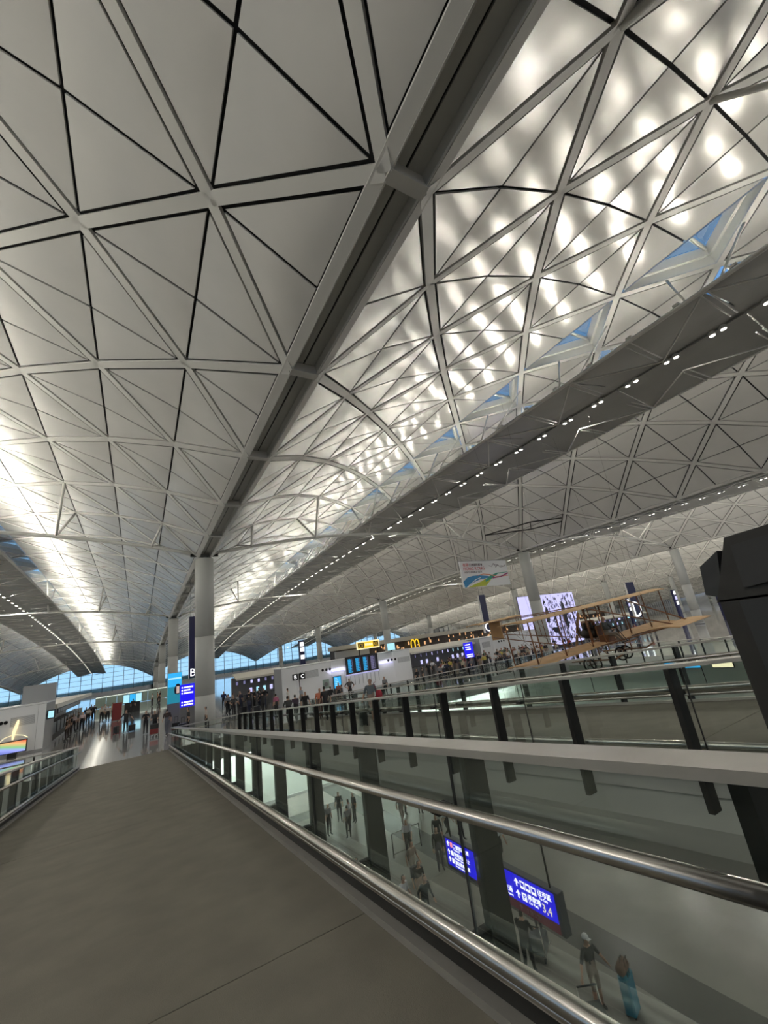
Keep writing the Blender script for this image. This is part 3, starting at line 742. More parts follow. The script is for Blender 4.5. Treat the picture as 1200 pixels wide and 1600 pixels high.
# direction signs on posts
def bars(mb, x, z, w, h, y, n, gap=.25):
    u = w/(n+(n-1)*gap)
    for i in range(n):
        mb.box(x+i*u*(1+gap), x+i*u*(1+gap)+u, y-.006, y, z, z+h)
    return mb
def arrow(mb, x, z, s, y, rot=0):
    pts = [(-.5, 0), (0, .55), (.5, 0), (.28, 0), (.12, .16), (.12, -.5), (-.12, -.5), (-.12, .16), (-.28, 0)]
    c, n = math.cos(rot), math.sin(rot)
    return mb.prism([(x+s*(a*c-b*n), y, z+s*(a*n+b*c)) for a, b in pts], (0, -.006, 0))
t = empty('direction_sign', (2.62, 36.3, 0), 'bright blue direction sign with white lines left of the nearest column', 'sign')
MB().box(0, 1.12, 0, .16, 1.5, 3.06).build('case', M['blue_sign'], t); MB().box(0, 1.12, .0, .16, 0, 1.5).build('stand', M['counter'], t); MB().box(-.1, 1.2, -.1, .3, 0, .05).build('base', M['counter'], t)
mb = MB()
for z in (2.80, 2.60, 2.40, 1.78, 1.60): mb.lathe([(.055, 0), (.055, -.006)], 10, (.14, 0, z+.05), 'y'); bars(mb, .26, z, .62 if z != 2.6 else .42, .10, 0, 6 if z != 2.6 else 4); 
mb.build('sign_marks', M['white_glow'], t)
t = empty('advert_screen', (1.9, 38.6, 0), 'tall teal advertising screen with a face beside the blue sign', 'screen')
MB().box(0, 1.0, 0, .2, 1.75, 3.98).build('screen', M['teal'], t); MB().box(0.02, .98, -.005, 0, 2.95, 3.96).build('sky_image', M['cyan'], t)
MB().box(.05, .95, -.012, -.005, 3.5, 3.62).build('cloud_image', M['cyan_light'], t); MB().lathe([(.02, 0), (.22, .1), (.26, .4), (.16, .75), (.02, .85)], 12, (.72, -.0, 2.35)).build('portrait', M['ink'], t).scale = (1, .05, 1)
MB().box(0, 1.0, .02, .18, 0, 1.75).build('stand', M['counter'], t); MB().box(.62, .82, -.03, -.012, 2.45, 2.95).build('portrait_face', mat('print_skin', (.55, .4, .33), .6, emit=(.55, .42, .36), estr=.6), t)
# banners
def banner(ch, x0, x1, y, z0, z1, lab, letter_m='white_glow', zt=13.):
    t = empty('gate_banner', (x0, y, z0), lab, 'banner'); w = x1-x0; h = z1-z0
    MB().box(0, w, 0, .22, 0, h).build('fabric', M['navy'], t); MB().box(-.03, 0, -.02, .24, -.03, h+.03).build('edge', M['beam'], t); MB().box(w, w+.05, -.02, .24, -.03, h+.03).build('edge', M['beam'], t)
    text(ch, w*1.5, M[letter_m], t, (w/2, -.02, .12), FACE_CAM, align='CENTER')
    for dx in (.1, w-.1): MB().tube([(dx, .1, h), (dx, .1, zt-z0)], .012, 5).build('cable', M['post'], t)
    return t
banner('B', 3.62, 4.2, 41, 3.4, 8.5, zt=zv(41)+.23, lab= 'tall navy hanging banner with white letter B beside the nearest column')
banner('B', 4.30, 4.50, 41, 3.4, 8.5, zt=zv(41)+.23, lab= 'narrow sliver of a second navy letter banner partly behind the nearest column')
banner('C', 31.35, 32.2, 33.98, 3.5, 7.45, zt=13.62, lab= 'tall navy hanging banner with white letter C behind the biplane tail')
banner('D', 69.6, 72.0, 40, 2.2, 8.0, zt=roof_z(70.8, 40)-.05, lab= 'tall navy hanging banner with white letter D behind the biplane wing')
t = empty('sign_tower', (13.45, 41.0, 0), 'slim dark sign tower with stacked white squares rising behind the white wall', 'sign')
MB().box(0, .5, 0, .3, 0, 5.3).build('mast', M['navy'], t)
for k, z in enumerate((4.75, 4.25, 3.55)): MB().box(.06, .44, -.02, 0, z, z+.38).build('sign_panel', M['white_glow'], t)
t = empty('direction_sign', (27.5, 33.2, 0), 'blue direction sign on a stand among the check-in crowd', 'sign')
MB().box(0, 1.05, 0, .15, 1.45, 2.88).build('case', M['blue_sign'], t); MB().box(.4, .65, .02, .12, 0, 1.45).build('stand', M['counter'], t); MB().box(.1, .95, -.2, .35, 0, .05).build('base', M['counter'], t)
mb = MB()
for z in (2.62, 2.40, 2.18): mb.lathe([(.05, 0), (.05, -.006)], 10, (.12, 0, z+.05), 'y'); bars(mb, .22, z, .5, .1, 0, 5)
for z in (1.68, 1.5): bars(mb, .1, z, .8, .1, 0, 6)
mb.build('sign_marks', M['white_glow'], t)
t = empty('notice_board', (20.6, 36.2, 3.09), 'pale glowing notice board standing on top of the white wall', 'sign')
MB().box(0, .8, 0, .08, .12, .75).build('panel', M['cyan_light'], t); MB().box(.35, .45, 0, .08, 0, .12).build('foot', M['post'], t); MB().box(.2, .6, -.0, .9, -.0, .02).build('base', M['post'], t)
for i, (x, y) in enumerate(((76, 44.3), (69, 33.0), (80, 32))):
    t = empty('sign_tower', (x, y, 0), ['distant dark sign tower with white squares left of the second right column', 'small dark sign post with white squares beside the right column', 'slanting blue sign post at the far right beside the dark kiosk'][i], 'sign')
    MB().box(0, .7, 0, .3, 0, 5.6 if i < 2 else 4.2).build('mast', M['navy'], t)
    for k in range(3): MB().box(.08, .62, -.02, 0, 4.9-k*.75-(1.4 if i == 2 else 0), 5.4-k*.75-(1.4 if i == 2 else 0)).build('sign_panel', M['white_glow'] if k != 1 else M['violet'], t)

# large violet LED wall with a monochrome street photograph
t = empty('led_wall', (44.8, 41, 0), 'huge violet-white LED wall showing a black and white street photograph', 'screen')
MB().box(-.05, 11.95, .1, .22, .0, 7.45).build('frame', M['black'], t); MB().box(0, 11.9, 0, .1, .35, 7.4).build('screen', M['violet'], t)
random.seed(11)
mb = MB(); mb2 = MB()
def blob(m, x, z, w, h, k):
    n = 9; m.add([(x+w*.5*math.cos(2*math.pi*i/n)*random.uniform(.7, 1.2), -.006*k, z+h*.5*math.sin(2*math.pi*i/n)*random.uniform(.7, 1.2)) for i in range(n)], [tuple(range(n))])
for i in range(150): blob(mb2, random.uniform(5.0, 11.6), random.uniform(.8, 7.1), random.uniform(.1, .5), random.uniform(.1, .7), 1)
for i in range(150): blob(mb, random.uniform(4.8, 11.7), random.uniform(.7, 7.1), random.uniform(.05, .32), random.uniform(.1, .7), 2)
blob(mb, 8.9, 4.5, 1.1, 4.6, 3); blob(mb, 5.2, 4.4, .8, 2.4, 3); blob(mb, 6.3, 2.4, 1.6, .9, 3); blob(mb, 11.0, 1.6, 1.3, 1.6, 3)
mb.box(9.9, 11.7, -.012, -.006, 5.0, 5.15).box(9.9, 10.0, -.012, -.006, 5.1, 6.6).box(11.5, 11.6, -.012, -.006, 3.6, 6.6)
for k in range(6): mb.box(7.2+.35*k, 7.27+.35*k+.05, -.014, -.008, .7, 2.6)
tag(mb2.build('photo_grey', M['ink2'], t), kind='stuff'); tag(mb.build('photo_black', M['ink'], t), kind='stuff')

# dark shop frontage at the back with its signs
t = empty('shop_front', (42, 100, 0), 'long dark restaurant frontage with warm lights along the back of the hall', 'shop')
MB().box(0, 112, 0, 4, 0, 3.6).build('interior', M['mezz'], t); MB().box(-.5, 112.5, -1.2, 4, 3.6, 4.6).build('fascia', M['mezz_top'], t); MB().box(-.5, 9, -.6, -.1, 0, 3.3).build('parapet', M['grille'], t)
mb = MB()
for i in range(90):
    x = random.uniform(10, 110); z = random.uniform(1.2, 3.0); mb.box(x, x+random.uniform(.2, .5), -.06, 0, z, z+random.uniform(.3, .9))
tag(mb.build('warm_lights', glow('warm_light', (1, .55, .25), .6), t), kind='stuff')
for i in range(20): MB().box(9.2+5.4*i, 9.45+5.4*i, -.12, .0, 0, 3.6).build('pier', M['mezz'], t)
t = empty('arch_sign', (63.3, 98.5, 1.5), 'glowing yellow double arch sign on the dark shop front', 'sign')
def arch(x0, w, h): return [(x0+w*(.5-.5*math.cos(math.pi*i/14)), 0, h*math.sin(math.pi*i/14)**.55) for i in range(15)]
MB().tube(arch(.1, 1.3, 2.1), .16, 8).build('arch', M['yellow'], t); MB().tube(arch(1.35, 1.3, 2.1), .16, 8).build('arch', M['yellow'], t); MB().box(.6, 2.2, .05, .32, 2.05, 2.2).build('bracket', M['post'], t)
t = empty('lounge_sign', (46.2, 96.5, 3.05), 'long yellow lit sign with dark symbols at both ends', 'sign')
MB().box(0, 6.4, 0, .3, 0, 1.9).build('frame', M['cream_glow'], t); MB().box(.25, 6.15, -.04, 0, .25, 1.65).build('face', M['yellow'], t)
MB().box(.3, 2.0, -.06, -.04, .35, 1.55).build('end_field', M['ink'], t); MB().box(4.6, 6.1, -.06, -.04, .35, 1.55).build('end_field', M['ink'], t)
mb = MB()
for x in (.5, 1.2, 4.75, 5.4): mb.bar((x, -.07, .5), (x+.5, -.07, 1.4), .02, .16, (0, 1, 0)).bar((x+.5, -.07, .5), (x, -.07, 1.4), .02, .16, (0, 1, 0))
mb.build('symbol', M['yellow'], t); mb = MB(); bars(mb, 2.3, .7, 2.1, .6, -.045, 4); mb.build('symbol', M['cream_glow'], t)
for dx in (.6, 5.8): MB().box(dx-.1, dx+.1, .1, .3, -3.05, 0).build('support', M['post'], t)

# green glass partition and screens at the far left
t = empty('glass_partition', (-6.2, 88, 0), 'green glass partition with a light strip along its top at the back left', 'partition')
for k in range(7):
    x = k*1.5; MB().box(x+.02, x+1.48, 0, .05, .05, 1.62).build('glass_panel', M['glass_green'], t); MB().box(x+.05, x+1.45, -.05, .0, 1.64, 1.74).build('light_strip', M['strip_soft'], t)
MB().box(-.1, 10.6, -.04, .4, 1.75, 1.86).build('top_beam', M['slab'], t)
t = empty('screen_bank', (-1.75, 66, 0), 'bank of three glowing blue screens beyond the red panel', 'screen'); 
for k in range(3): MB().box(.05+.68*k, .69+.68*k, -.02, 0, 1.15, 2.1).build('screen', M['cyan_light'] if k != 1 else M['cyan'], t)
MB().box(0, 2.1, 0, .2, 1.1, 2.15).build('case', M['black'], t); MB().box(.2, 1.9, 0, .2, 0, 1.1).build('stand', M['black'], t)
t = empty('standing_panel', (-2.4, 56, 0), 'upright dark red panel standing in the left hall', 'panel'); MB().box(0, .85, 0, .12, .06, 1.75).build('panel_board', M['red'], t); MB().box(-.05, .9, -.2, .3, 0, .06).build('base', M['counter'], t)
t = empty('sign_board', (-6.9, 45, 3.22), 'blank grey board standing on top of the left island', 'sign'); MB().box(-1.1, 1.0, 0, .3, 0, 1.35).build('board', M['grille'], t); MB().box(-1.1, 1.0, .3, .5, 0, .2).build('foot', M['grille'], t)
t = empty('flight_monitor', (-5.9, 42.0, 2.0), 'small monitor on the corner of the left island', 'screen'); MB().box(0, .5, -.1, .06, 0, .62).build('case', M['black'], t); MB().box(.08, .42, -.11, -.1, .08, .55).build('screen', M['cyan_light'], t); MB().box(-.06, .02, 0, .05, .2, .4).build('arm', M['post'], t)
t = empty('advert_screen', (-8.15, 40.6, 0), 'rainbow coloured landscape screen in front of the left island', 'screen')
MB().box(0, 1.5, 0, .1, .25, 1.05).build('case', M['black'], t)
rb = bpy.data.materials.new('rainbow_screen'); rb.use_nodes = True; n_ = rb.node_tree; b_ = n_.nodes['Principled BSDF']
tc = n_.nodes.new('ShaderNodeTexCoord'); sx2 = n_.nodes.new('ShaderNodeSeparateXYZ'); cr = n_.nodes.new('ShaderNodeValToRGB'); ma = n_.nodes.new('ShaderNodeMath'); ma.operation = 'MULTIPLY_ADD'; ma.inputs[1].default_value = .28
mz = n_.nodes.new('ShaderNodeMath'); mz.operation = 'MULTIPLY'; mz.inputs[1].default_value = .72
n_.links.new(tc.outputs['Generated'], sx2.inputs[0]); n_.links.new(sx2.outputs[2], mz.inputs[0]); n_.links.new(sx2.outputs[0], ma.inputs[0]); n_.links.new(mz.outputs[0], ma.inputs[2]); n_.links.new(ma.outputs[0], cr.inputs[0])
e = cr.color_ramp.elements; e[0].position = 0; e[0].color = (.10, .14, .55, 1); e[1].position = 1; e[1].color = (.75, .06, .02, 1)
for pz, c in ((.3, (.35, .4, .95, 1)), (.5, (.25, .6, .25, 1)), (.75, (.9, .5, .2, 1))): q = e.new(pz); q.color = c
n_.links.new(cr.outputs[0], b_.inputs['Emission Color']); b_.inputs['Emission Strength'].default_value = .8; b_.inputs['Base Color'].default_value = (.02, .02, .02, 1)
MB().box(.06, 1.44, -.01, 0, .31, .99).build('screen', rb, t); MB().box(.5, 1.0, -.1, .2, 0, .25).build('stand', M['post'], t)
t = empty('wall_lamp', (-7.6, 41.62, 1.05), 'slim amber wall light with curved arms above the rainbow screen', 'lamp')
MB().tube([(-.05, -.02, .0), (.0, -.08, .5), (.12, -.08, 1.0), (.15, -.04, 1.25)], [.05, .10, .10, .05], 8).build('shade', glow('amber', (1, .78, .42), 1.0), t)
MB().tube([(-.75, -.03, -.05), (-.5, -.08, .2), (0, -.05, .32), (.5, -.08, .2), (.8, -.03, 0)], .025, 6).build('arm', M['cream_glow'], t)
t = empty('potted_plant', (-8.75, 39.4, 0), 'yellow-green potted plant at the left edge below the screen', 'plant')
MB().lathe([(.22, 0), (.3, .5), (.27, .5)], 12).build('pot', M['black'], t)
lf = MB()
for i in range(26):
    a, r, h = random.uniform(0, 6.28), random.uniform(.15, .5), random.uniform(.6, 1.15); c, s = math.cos(a), math.sin(a)
    lf.add([(0, 0, .5), (r*.6*c-.08*s, r*.6*s+.08*c, h), (r*c, r*s, h*.9), (r*.6*c+.08*s, r*.6*s-.08*c, h-.05)], [(0, 1, 2, 3)])
tag(lf.build('leaf', M['leaf_y'], t), kind='stuff')

# big hanging city sign
t = empty('hanging_sign', (26.15, 30.0, 7.85), 'large white hanging sign with coloured ribbons and city lettering', 'sign')
SW, SH = 6.15, 2.5
MB().box(0, SW, 0, .18, 0, SH).build('board', M['signwhite'], t); MB().box(-.03, SW+.03, -.01, .19, SH, SH+.05).build('frame', M['grille'], t)
def flat(pts, m, k, name='print'): 
    return MB().prism([(x*SW, -.004*k, z*SH) for x, z in pts], (0, -.003, 0)).build(name, m, t)
text('香港', .36, M['sg_red'], t, (.30, -.008, 2.02), FACE_CAM); text('亞洲國際都會', .30, M['sg_grey'], t, (1.05, -.008, 2.03), FACE_CAM)
text('HONG KONG', .44, M['sg_red'], t, (.30, -.008, 1.62), FACE_CAM, sx=.98); text("ASIA'S WORLD CITY", .25, M['sg_grey'], t, (.36, -.008, 1.34), FACE_CAM, sx=1.0)
def ribbon(up, lo, m, k): return flat(up+lo[::-1], m, k)
def crv(f, x0, x1, n=14): return [(x0+(x1-x0)*i/n, f((x0+(x1-x0)*i/n))) for i in range(n+1)]
ribbon([(0, .22), (.10, .38), (.22, .43), (.36, .44), (.52, .40), (.64, .34)], [(0.02, 0.0), (.08, .0), (.18, .15), (.34, .27), (.50, .31), (.64, .30)], M['sg_blue'], 1)
ribbon([(.10, .02), (.22, .10), (.38, .20), (.46, .28), (.60, .30)], [(.09, .0), (.20, .0), (.32, .01), (.46, .02), (.60, .28)], M['sg_lime'], 2)
ribbon([(.08, .0), (.16, .14), (.28, .28), (.38, .34)], [(.04, .0), (.13, .12), (.26, .29), (.37, .355)], M['signwhite'], 3)
ribbon([(.46, .24), (.58, .40), (.74, .50), (.98, .52)], [(.46, .16), (.62, .30), (.76, .46), (.98, .50)], M['sg_green'], 3)
ribbon([(.30, .44), (.44, .49), (.58, .46), (.74, .36), (.99, .38)], [(.30, .42), (.44, .46), (.58, .42), (.76, .33), (.99, .36)], M['sg_orange'], 4)
ribbon([(.62, .33), (.80, .36), (.99, .50)], [(.62, .28), (.82, .32), (.99, .44)], M['sg_wine'], 5)
for q in ([(.60, .80), (.66, .76), (.70, .88), (.76, .74)], [(.70, .88), (.80, .80), (.86, .72), (.96, .78)], [(.74, .72), (.80, .84), (.84, .74)], [(.86, .78), (.95, .76), (.97, .82)]):
    MB().tube([(x*SW, -.01, z*SH) for x, z in q], .022, 5).build('brush_stroke', M['sg_grey'], t)
for dx in (.3, SW-.3): MB().tube([(dx, .09, SH), (dx, .09, roof_z(26.15+dx, 30)-7.85-.05)], .008, 5).build('cable', M['steel'], t)
# slim sculpture-like rigging frame hung under the roof
t = empty('rigging_frame', (0, 0, 0), 'thin dark lozenge-shaped rod frame hanging under the roof above the city sign', 'frame')
A, B, C, D = (30.2, 30, 13.0), (34.3, 27.4, 13.7), (40.6, 24.2, 13.8), (35.2, 28.2, 13.2)
MB().tube([A, B, C], .06, 6).build('rod', M['post'], t); MB().tube([A, D, C], .06, 6).build('rod', M['post'], t); MB().tube([B, D], .05, 6).build('rod', M['post'], t)
for q in (A, C): MB().tube([q, (q[0], q[1], zv(30)+2.8)], .012, 5).build('cable', M['post'], t)

# arrivals level: long blue hanging sign in four panels plus the maroon strip below
t = empty('arrivals_sign', (10.4, 15.8, -4.35), 'long bright blue bilingual direction sign hanging over the arrivals floor', 'sign'); t.rotation_euler = (0, 0, rad(-90))
MB().box(-.12, 5.25, .0, .24, .0, 1.0).build('case', M['blue_dark'], t)
PX = [0., 1.62, 2.6, 3.48, 5.1]
for a, b in zip(PX[:-1], PX[1:]): MB().box(a+.01, b-.01, -.015, 0, .26 if a > 1 else .12, .95).build('face', M['blue_sign'], t)
MB().box(1.62, 5.1, -.013, 0, 0.02, .24).build('maroon_strip', M['maroon'], t)
def line(x, z, s, body, en, esz=.085, icon=None, m='white_glow'):
    mb = MB(); arrow(mb, x, z+.06, .17, -.016); 
    if icon: mb.box(x+.13, x+.27, -.02, -.016, z-.02, z+.13)
    mb.build('arrow', M[m], t); xo = x+(.31 if icon else .16)
    if icon == 'red': MB().box(x+.13, x+.27, -.024, -.018, z-.02, z+.13).build('icon', glow('icon_red', (1, .25, .3), 1), t)
    text(body, s, M[m], t, (xo, -.016, z), FACE_CAM)
    if en: text(en, esz, M[m], t, (xo, -.016, z-.085), FACE_CAM)
line(.16, .76, .15, '二號客運大樓', 'Terminal 2', icon='red'); line(.16, .50, .15, '跨境旅遊巴士', 'Mainland Coach', icon='w'); line(.16, .26, .14, '酒店車候車處', 'Pre-booked Vehicle Area', .07, icon='w')
line(1.78, .74, .17, '入境大堂', 'Arrivals'); line(1.78, .46, .17, '往市區', 'To City')
arrow(MB(), 2.74, .62, .2, -.016, rad(45)).build('arrow', M['white_glow'], t); text('金門交通', .17, M['white_glow'], t, (2.72, -.016, .42), FACE_CAM); text('Mainland Transport', .085, M['white_glow'], t, (2.72, -.016, .31), FACE_CAM)
mb = MB(); arrow(mb, 3.64, .76, .2, -.016); arrow(mb, 3.64, .46, .2, -.016)
for i in range(3): mb.box(3.80+.22*i, 3.98+.22*i, -.02, -.016, .66, .86)
mb.box(3.80, 3.98, -.02, -.016, .36, .56); mb.build('icon', M['white_glow'], t)
mb = MB()
for i in range(3): mb.box(3.83+.22*i, 3.95+.22*i, -.024, -.02, .73, .82)
mb.build('icon_window', M['blue_sign'], t); text('P', .2, M['blue_sign'], t, (3.845, -.026, .39), FACE_CAM)
text('往市區', .17, M['white_glow'], t, (4.48, -.016, .74), FACE_CAM); text('To City', .10, M['white_glow'], t, (4.52, -.016, .64), FACE_CAM)
text('停車場', .17, M['white_glow'], t, (4.03, -.016, .46), FACE_CAM); text('Car Park', .10, M['white_glow'], t, (4.05, -.016, .36), FACE_CAM); text('3,4', .30, M['yellow'], t, (4.56, -.016, .36), FACE_CAM).data = text_mesh('3,4', .30, M['cream_glow'], .008)
mb = MB(); arrow(mb, 1.78, .13, .15, -.016); arrow(mb, 3.66, .13, .15, -.016); mb.build('arrow', M['maroon_text'], t); text('2 辦公室', .14, M['maroon_text'], t, (3.9, -.016, .08), FACE_CAM); text('辦公室', .12, M['maroon_text'], t, (2.7, -.016, .08), FACE_CAM)
for dx in (.2, 4.9): MB().tube([(dx, .12, 1.0), (dx, .12, 5.4)], .03, 6).build('hanger', M['post'], t)
for i, (yy, L, z0) in enumerate(((21.2, 3.2, -2.2), (18.6, 1.7, -2.2))):
    t = empty('advert_screen', (44.85, yy, z0), ['wide glowing cyan screen on the far right lower wall', 'pale cream lit panel beside the cyan screen on the far right lower wall'][i], 'screen')
    MB().box(-.12, 0, 0, L, 0, 1.6).build('case', M['black'], t); MB().box(-.13, -.12, .05, L-.05, .06, 1.54).build('screen', M['cyan'] if i == 0 else M['cream_glow'], t)
    if i == 0: MB().lathe([(.2, 0), (.2, -.01)], 12, (-.13, 1.7, .45), 'x').build('red_dot', M['sg_red'], t)
# queue rail on the arrivals floor
t = empty('queue_rail', (11.6, 22.6, -6.5), 'steel queue rail with two crossbars on the arrivals floor', 'rail')
for x in (0, 1.7): MB().tube([(x, 0, 0), (x, 0, 1.05)], .03, 8).build('post', M['post'], t)
for z in (1.03, .15): MB().tube([(0, 0, z), (1.7, 0, z)], .025, 8).build('rail', M['steel'], t)
# ------------------------------------------------------------------ people
def person_skeleton(pose, near):
    J = {}; E = []
    def j(n, p, r): J[n] = (Vector(p), r if isinstance(r, tuple) else (r, r))
    sit = pose == 'sit'
    lean = .10 if pose in ('push', 'walk') else .0
    j('pelvis', (0, 0, .95), (.155, .115)); j('waist', (0, lean*.2, 1.12), (.14, .10)); j('chest', (0, lean*.6, 1.32), (.17, .115)); j('collar', (0, lean*.9, 1.44), (.095, .075))
    j('neck', (0, lean+.0, 1.50), .052); j('jaw', (0, lean+.025, 1.565), (.068, .075)); j('head', (0, lean+.02, 1.635), (.078, .092)); j('crown', (0, lean+.01, 1.70), (.055, .065))
    E += [('pelvis', 'waist'), ('waist', 'chest'), ('chest', 'collar'), ('collar', 'neck'), ('neck', 'jaw'), ('jaw', 'head'), ('head', 'crown')]
    if near:
        j('nose', (0, lean+.125, 1.60), .012); E.append(('jaw', 'nose'))
    for s, S_ in ((-1, 'l'), (1, 'r')):
        j('sh'+S_, (.185*s, lean*.8, 1.40), .066)
        if pose in ('push',): el, wr = (.23*s, .12+lean, 1.16), (.20*s, .36+lean, 1.05)
        elif pose == 'hips': el, wr = (.40*s, -.06, 1.18), (.21*s, .06, 1.02)
        elif pose == 'pull': el, wr = ((.27*s, -.10, 1.15), (.30*s, -.24, .92)) if s > 0 else ((.24*s, .02, 1.13), (.25*s, .12, .92))
        elif pose == 'spread': el, wr = (.36*s, .02, 1.16), (.50*s, .10, .95)
        elif pose == 'phone': el, wr = (.25*s, .06, 1.14), (.12*s, .24, 1.26)
        elif pose == 'sit': el, wr = (.25*s, .16, 1.16), (.16*s, .40, 1.14)
        elif pose == 'walk': el, wr = (.24*s, -.10*s, 1.14), (.25*s, .10-.16*s, .92)
        else: el, wr = (.235*s, -.03, 1.13), (.245*s, .04, .90)
        j('el'+S_, el, .044); j('wr'+S_, wr, .030)
        d = (Vector(wr)-Vector(el)).normalized(); h = Vector(wr)+d*.07; j('ha'+S_, h, (.034, .022))
        E += [('chest', 'sh'+S_), ('sh'+S_, 'el'+S_), ('el'+S_, 'wr'+S_), ('wr'+S_, 'ha'+S_)]
        if near:
            side = d.cross(Vector((0, 0, 1))); side = side.normalized() if side.length > .2 else Vector((0, 1, 0)); bend = Vector((-.3*s, .2, -.1)) if abs(d.z) > .5 else Vector((0, 0, -.35))
            for q, ln in ((-.027, .055), (-.009, .07), (.009, .066), (.027, .05)):
                a = h+side*q+d*.03; b = a+d*ln*.6; c = b+(d+bend).normalized()*ln*.55
                n = 'f%s%d' % (S_, int(q*1000)); j(n+'a', a, .0095); j(n+'b', b, .0088); j(n+'c', c, .0075); E += [('ha'+S_, n+'a'), (n+'a', n+'b'), (n+'b', n+'c')]
            a = Vector(wr)+d*.04+side*.04; j('th'+S_+'a', a, .0105); j('th'+S_+'b', a+(d+side*.6).normalized()*.045, .009); E += [('ha'+S_, 'th'+S_+'a'), ('th'+S_+'a', 'th'+S_+'b')]
        j('hip'+S_, (.088*s, 0, .88), .100)
        if sit: kn, an, to = (.12*s, .44, .90), (.12*s, .72, .52), (.12*s, .86, .50)
        elif pose in ('walk', 'push', 'pull'):
            kn, an, to = ((.09*s, .17, .50), (.09*s, .20, .095), (.10*s, .36, .055)) if s > 0 else ((.09*s, .03, .49), (.09*s, -.26, .14), (.10*s, -.14, .045))
        else: kn, an, to = (.10*s, .02, .49), (.11*s, -.01, .09), (.13*s, .14, .045)
        j('kn'+S_, kn, .064); j('an'+S_, an, .044); j('to'+S_, to, (.042, .035))
        E += [('pelvis', 'hip'+S_), ('hip'+S_, 'kn'+S_), ('kn'+S_, 'an'+S_), ('an'+S_, 'to'+S_)]
    return J, E
_body = {}
def body_mesh(pose, near, shorts, sleeve):
    key = (pose, near, shorts, sleeve)
    if key in _body: return _body[key]
    J, E = person_skeleton(pose, near); names = list(J); ix = {n: i for i, n in enumerate(names)}
    me = bpy.data.meshes.new('b'); me.from_pydata([J[n][0] for n in names], [(ix[a], ix[b]) for a, b in E], [])
    o = bpy.data.objects.new('b', me); COL.objects.link(o); o.modifiers.new('s', 'SKIN')
    sv = me.skin_vertices[0].data
    for n, v in zip(names, sv): v.radius = J[n][1]; v.use_root = (n == 'pelvis')
    sb = o.modifiers.new('u', 'SUBSURF'); sb.levels = 2 if near else 1; sb.render_levels = sb.levels
    dg = bpy.context.evaluated_depsgraph_get(); r = bpy.data.meshes.new_from_object(o.evaluated_get(dg))
    bpy.data.objects.remove(o)
    r.polygons.foreach_set('use_smooth', [True]*len(r.polygons))
    # region per face: 0 skin 1 top 2 trousers 3 shoes 4 hair
    seg = []
    for a, b in E:
        if a[:2] in ('hi',) or a == 'pelvis' and b[:2] == 'hi': c = 2
        elif a[:2] == 'kn': c = 0 if shorts else 2
        elif a[:2] == 'an': c = 3
        elif a[:2] == 'el': c = 0 if sleeve < 2 else 1
        elif a[:2] in ('wr', 'ha', 'th', 'ne', 'ja') or a[0] == 'f': c = 0
        elif a == 'head': c = 0
        elif a == 'pelvis': c = 2
        elif a[:2] == 'sh': c = 1
        elif a == 'collar': c = 0
        else: c = 1
        seg.append((J[a][0], J[b][0], c))
    hy = J['head'][0].y
    out = []
    for p in r.polygons:
        ce = p.center; best = None
        for a, b, c in seg:
            ab = b-a; t = max(0, min(1, (ce-a).dot(ab)/ab.length_squared)); d = (ce-a-ab*t).length
            if best is None or d < best[0]: best = (d, c, t)
        c = best[1]
        if ce.z > 1.54 and (ce.z > 1.685 or ce.y < hy-.015) and pose != 'x': c = 4
        out.append(c)
    r['regions'] = 1; _body[key] = (r, out); return _body[key]
PCOL = {}
def cm(c, rough=.7):
    k = tuple(round(v, 3) for v in c)
    if k not in PCOL: PCOL[k] = mat('cloth', c, rough)
    return PCOL[k]
SKIN, SHOE = (.45, .28, .20), (.03, .03, .03)
_pm = {}
def person(loc, face, pose, top, bottom, lab, group=None, hair=(.015, .012, .01), skin=SKIN, near=False, shorts=False, sleeve=1, h=1.72, shoe=SHOE, extra=None):
    me, reg = body_mesh(pose, near, shorts, sleeve)
    k = (pose, near, shorts, sleeve, top, bottom, hair, skin, shoe)
    if k not in _pm:
        m2 = me.copy(); m2.name = 'person'; m2.materials.clear()
        for c in (skin, top, bottom, shoe, hair): m2.materials.append(cm(c))
        m2.polygons.foreach_set('material_index', reg); _pm[k] = m2
    o = link('person', _pm[k], None, loc); s = h/1.75; o.scale = (s, s, s); o.rotation_euler = (0, 0, face)
    tag(o, lab, 'person', group)
    if near:
        mb = MB()
        for sx in (-1, 1): mb.lathe([(.001, -.008), (.009, 0), (.001, .008)], 6, (.03*sx, .112+(.10 if pose in ('push', 'walk') else 0), 1.625))
        mb.build('eyes', M['black'], o)
    if extra == 'backpack':
        b = MB().box(-.15, .15, -.30, -.13, 1.02, 1.42); b.build('backpack', cm((.03, .03, .04)), o)
    if extra == 'cap':
        MB().lathe([(.098, 0), (.095, .04), (.06, .085), (.005, .095)], 12, (0, .01, 1.64)).box(-.06, .06, .08, .18, 1.64, 1.65).build('cap', cm((.7, .7, .7)), o)
    return o
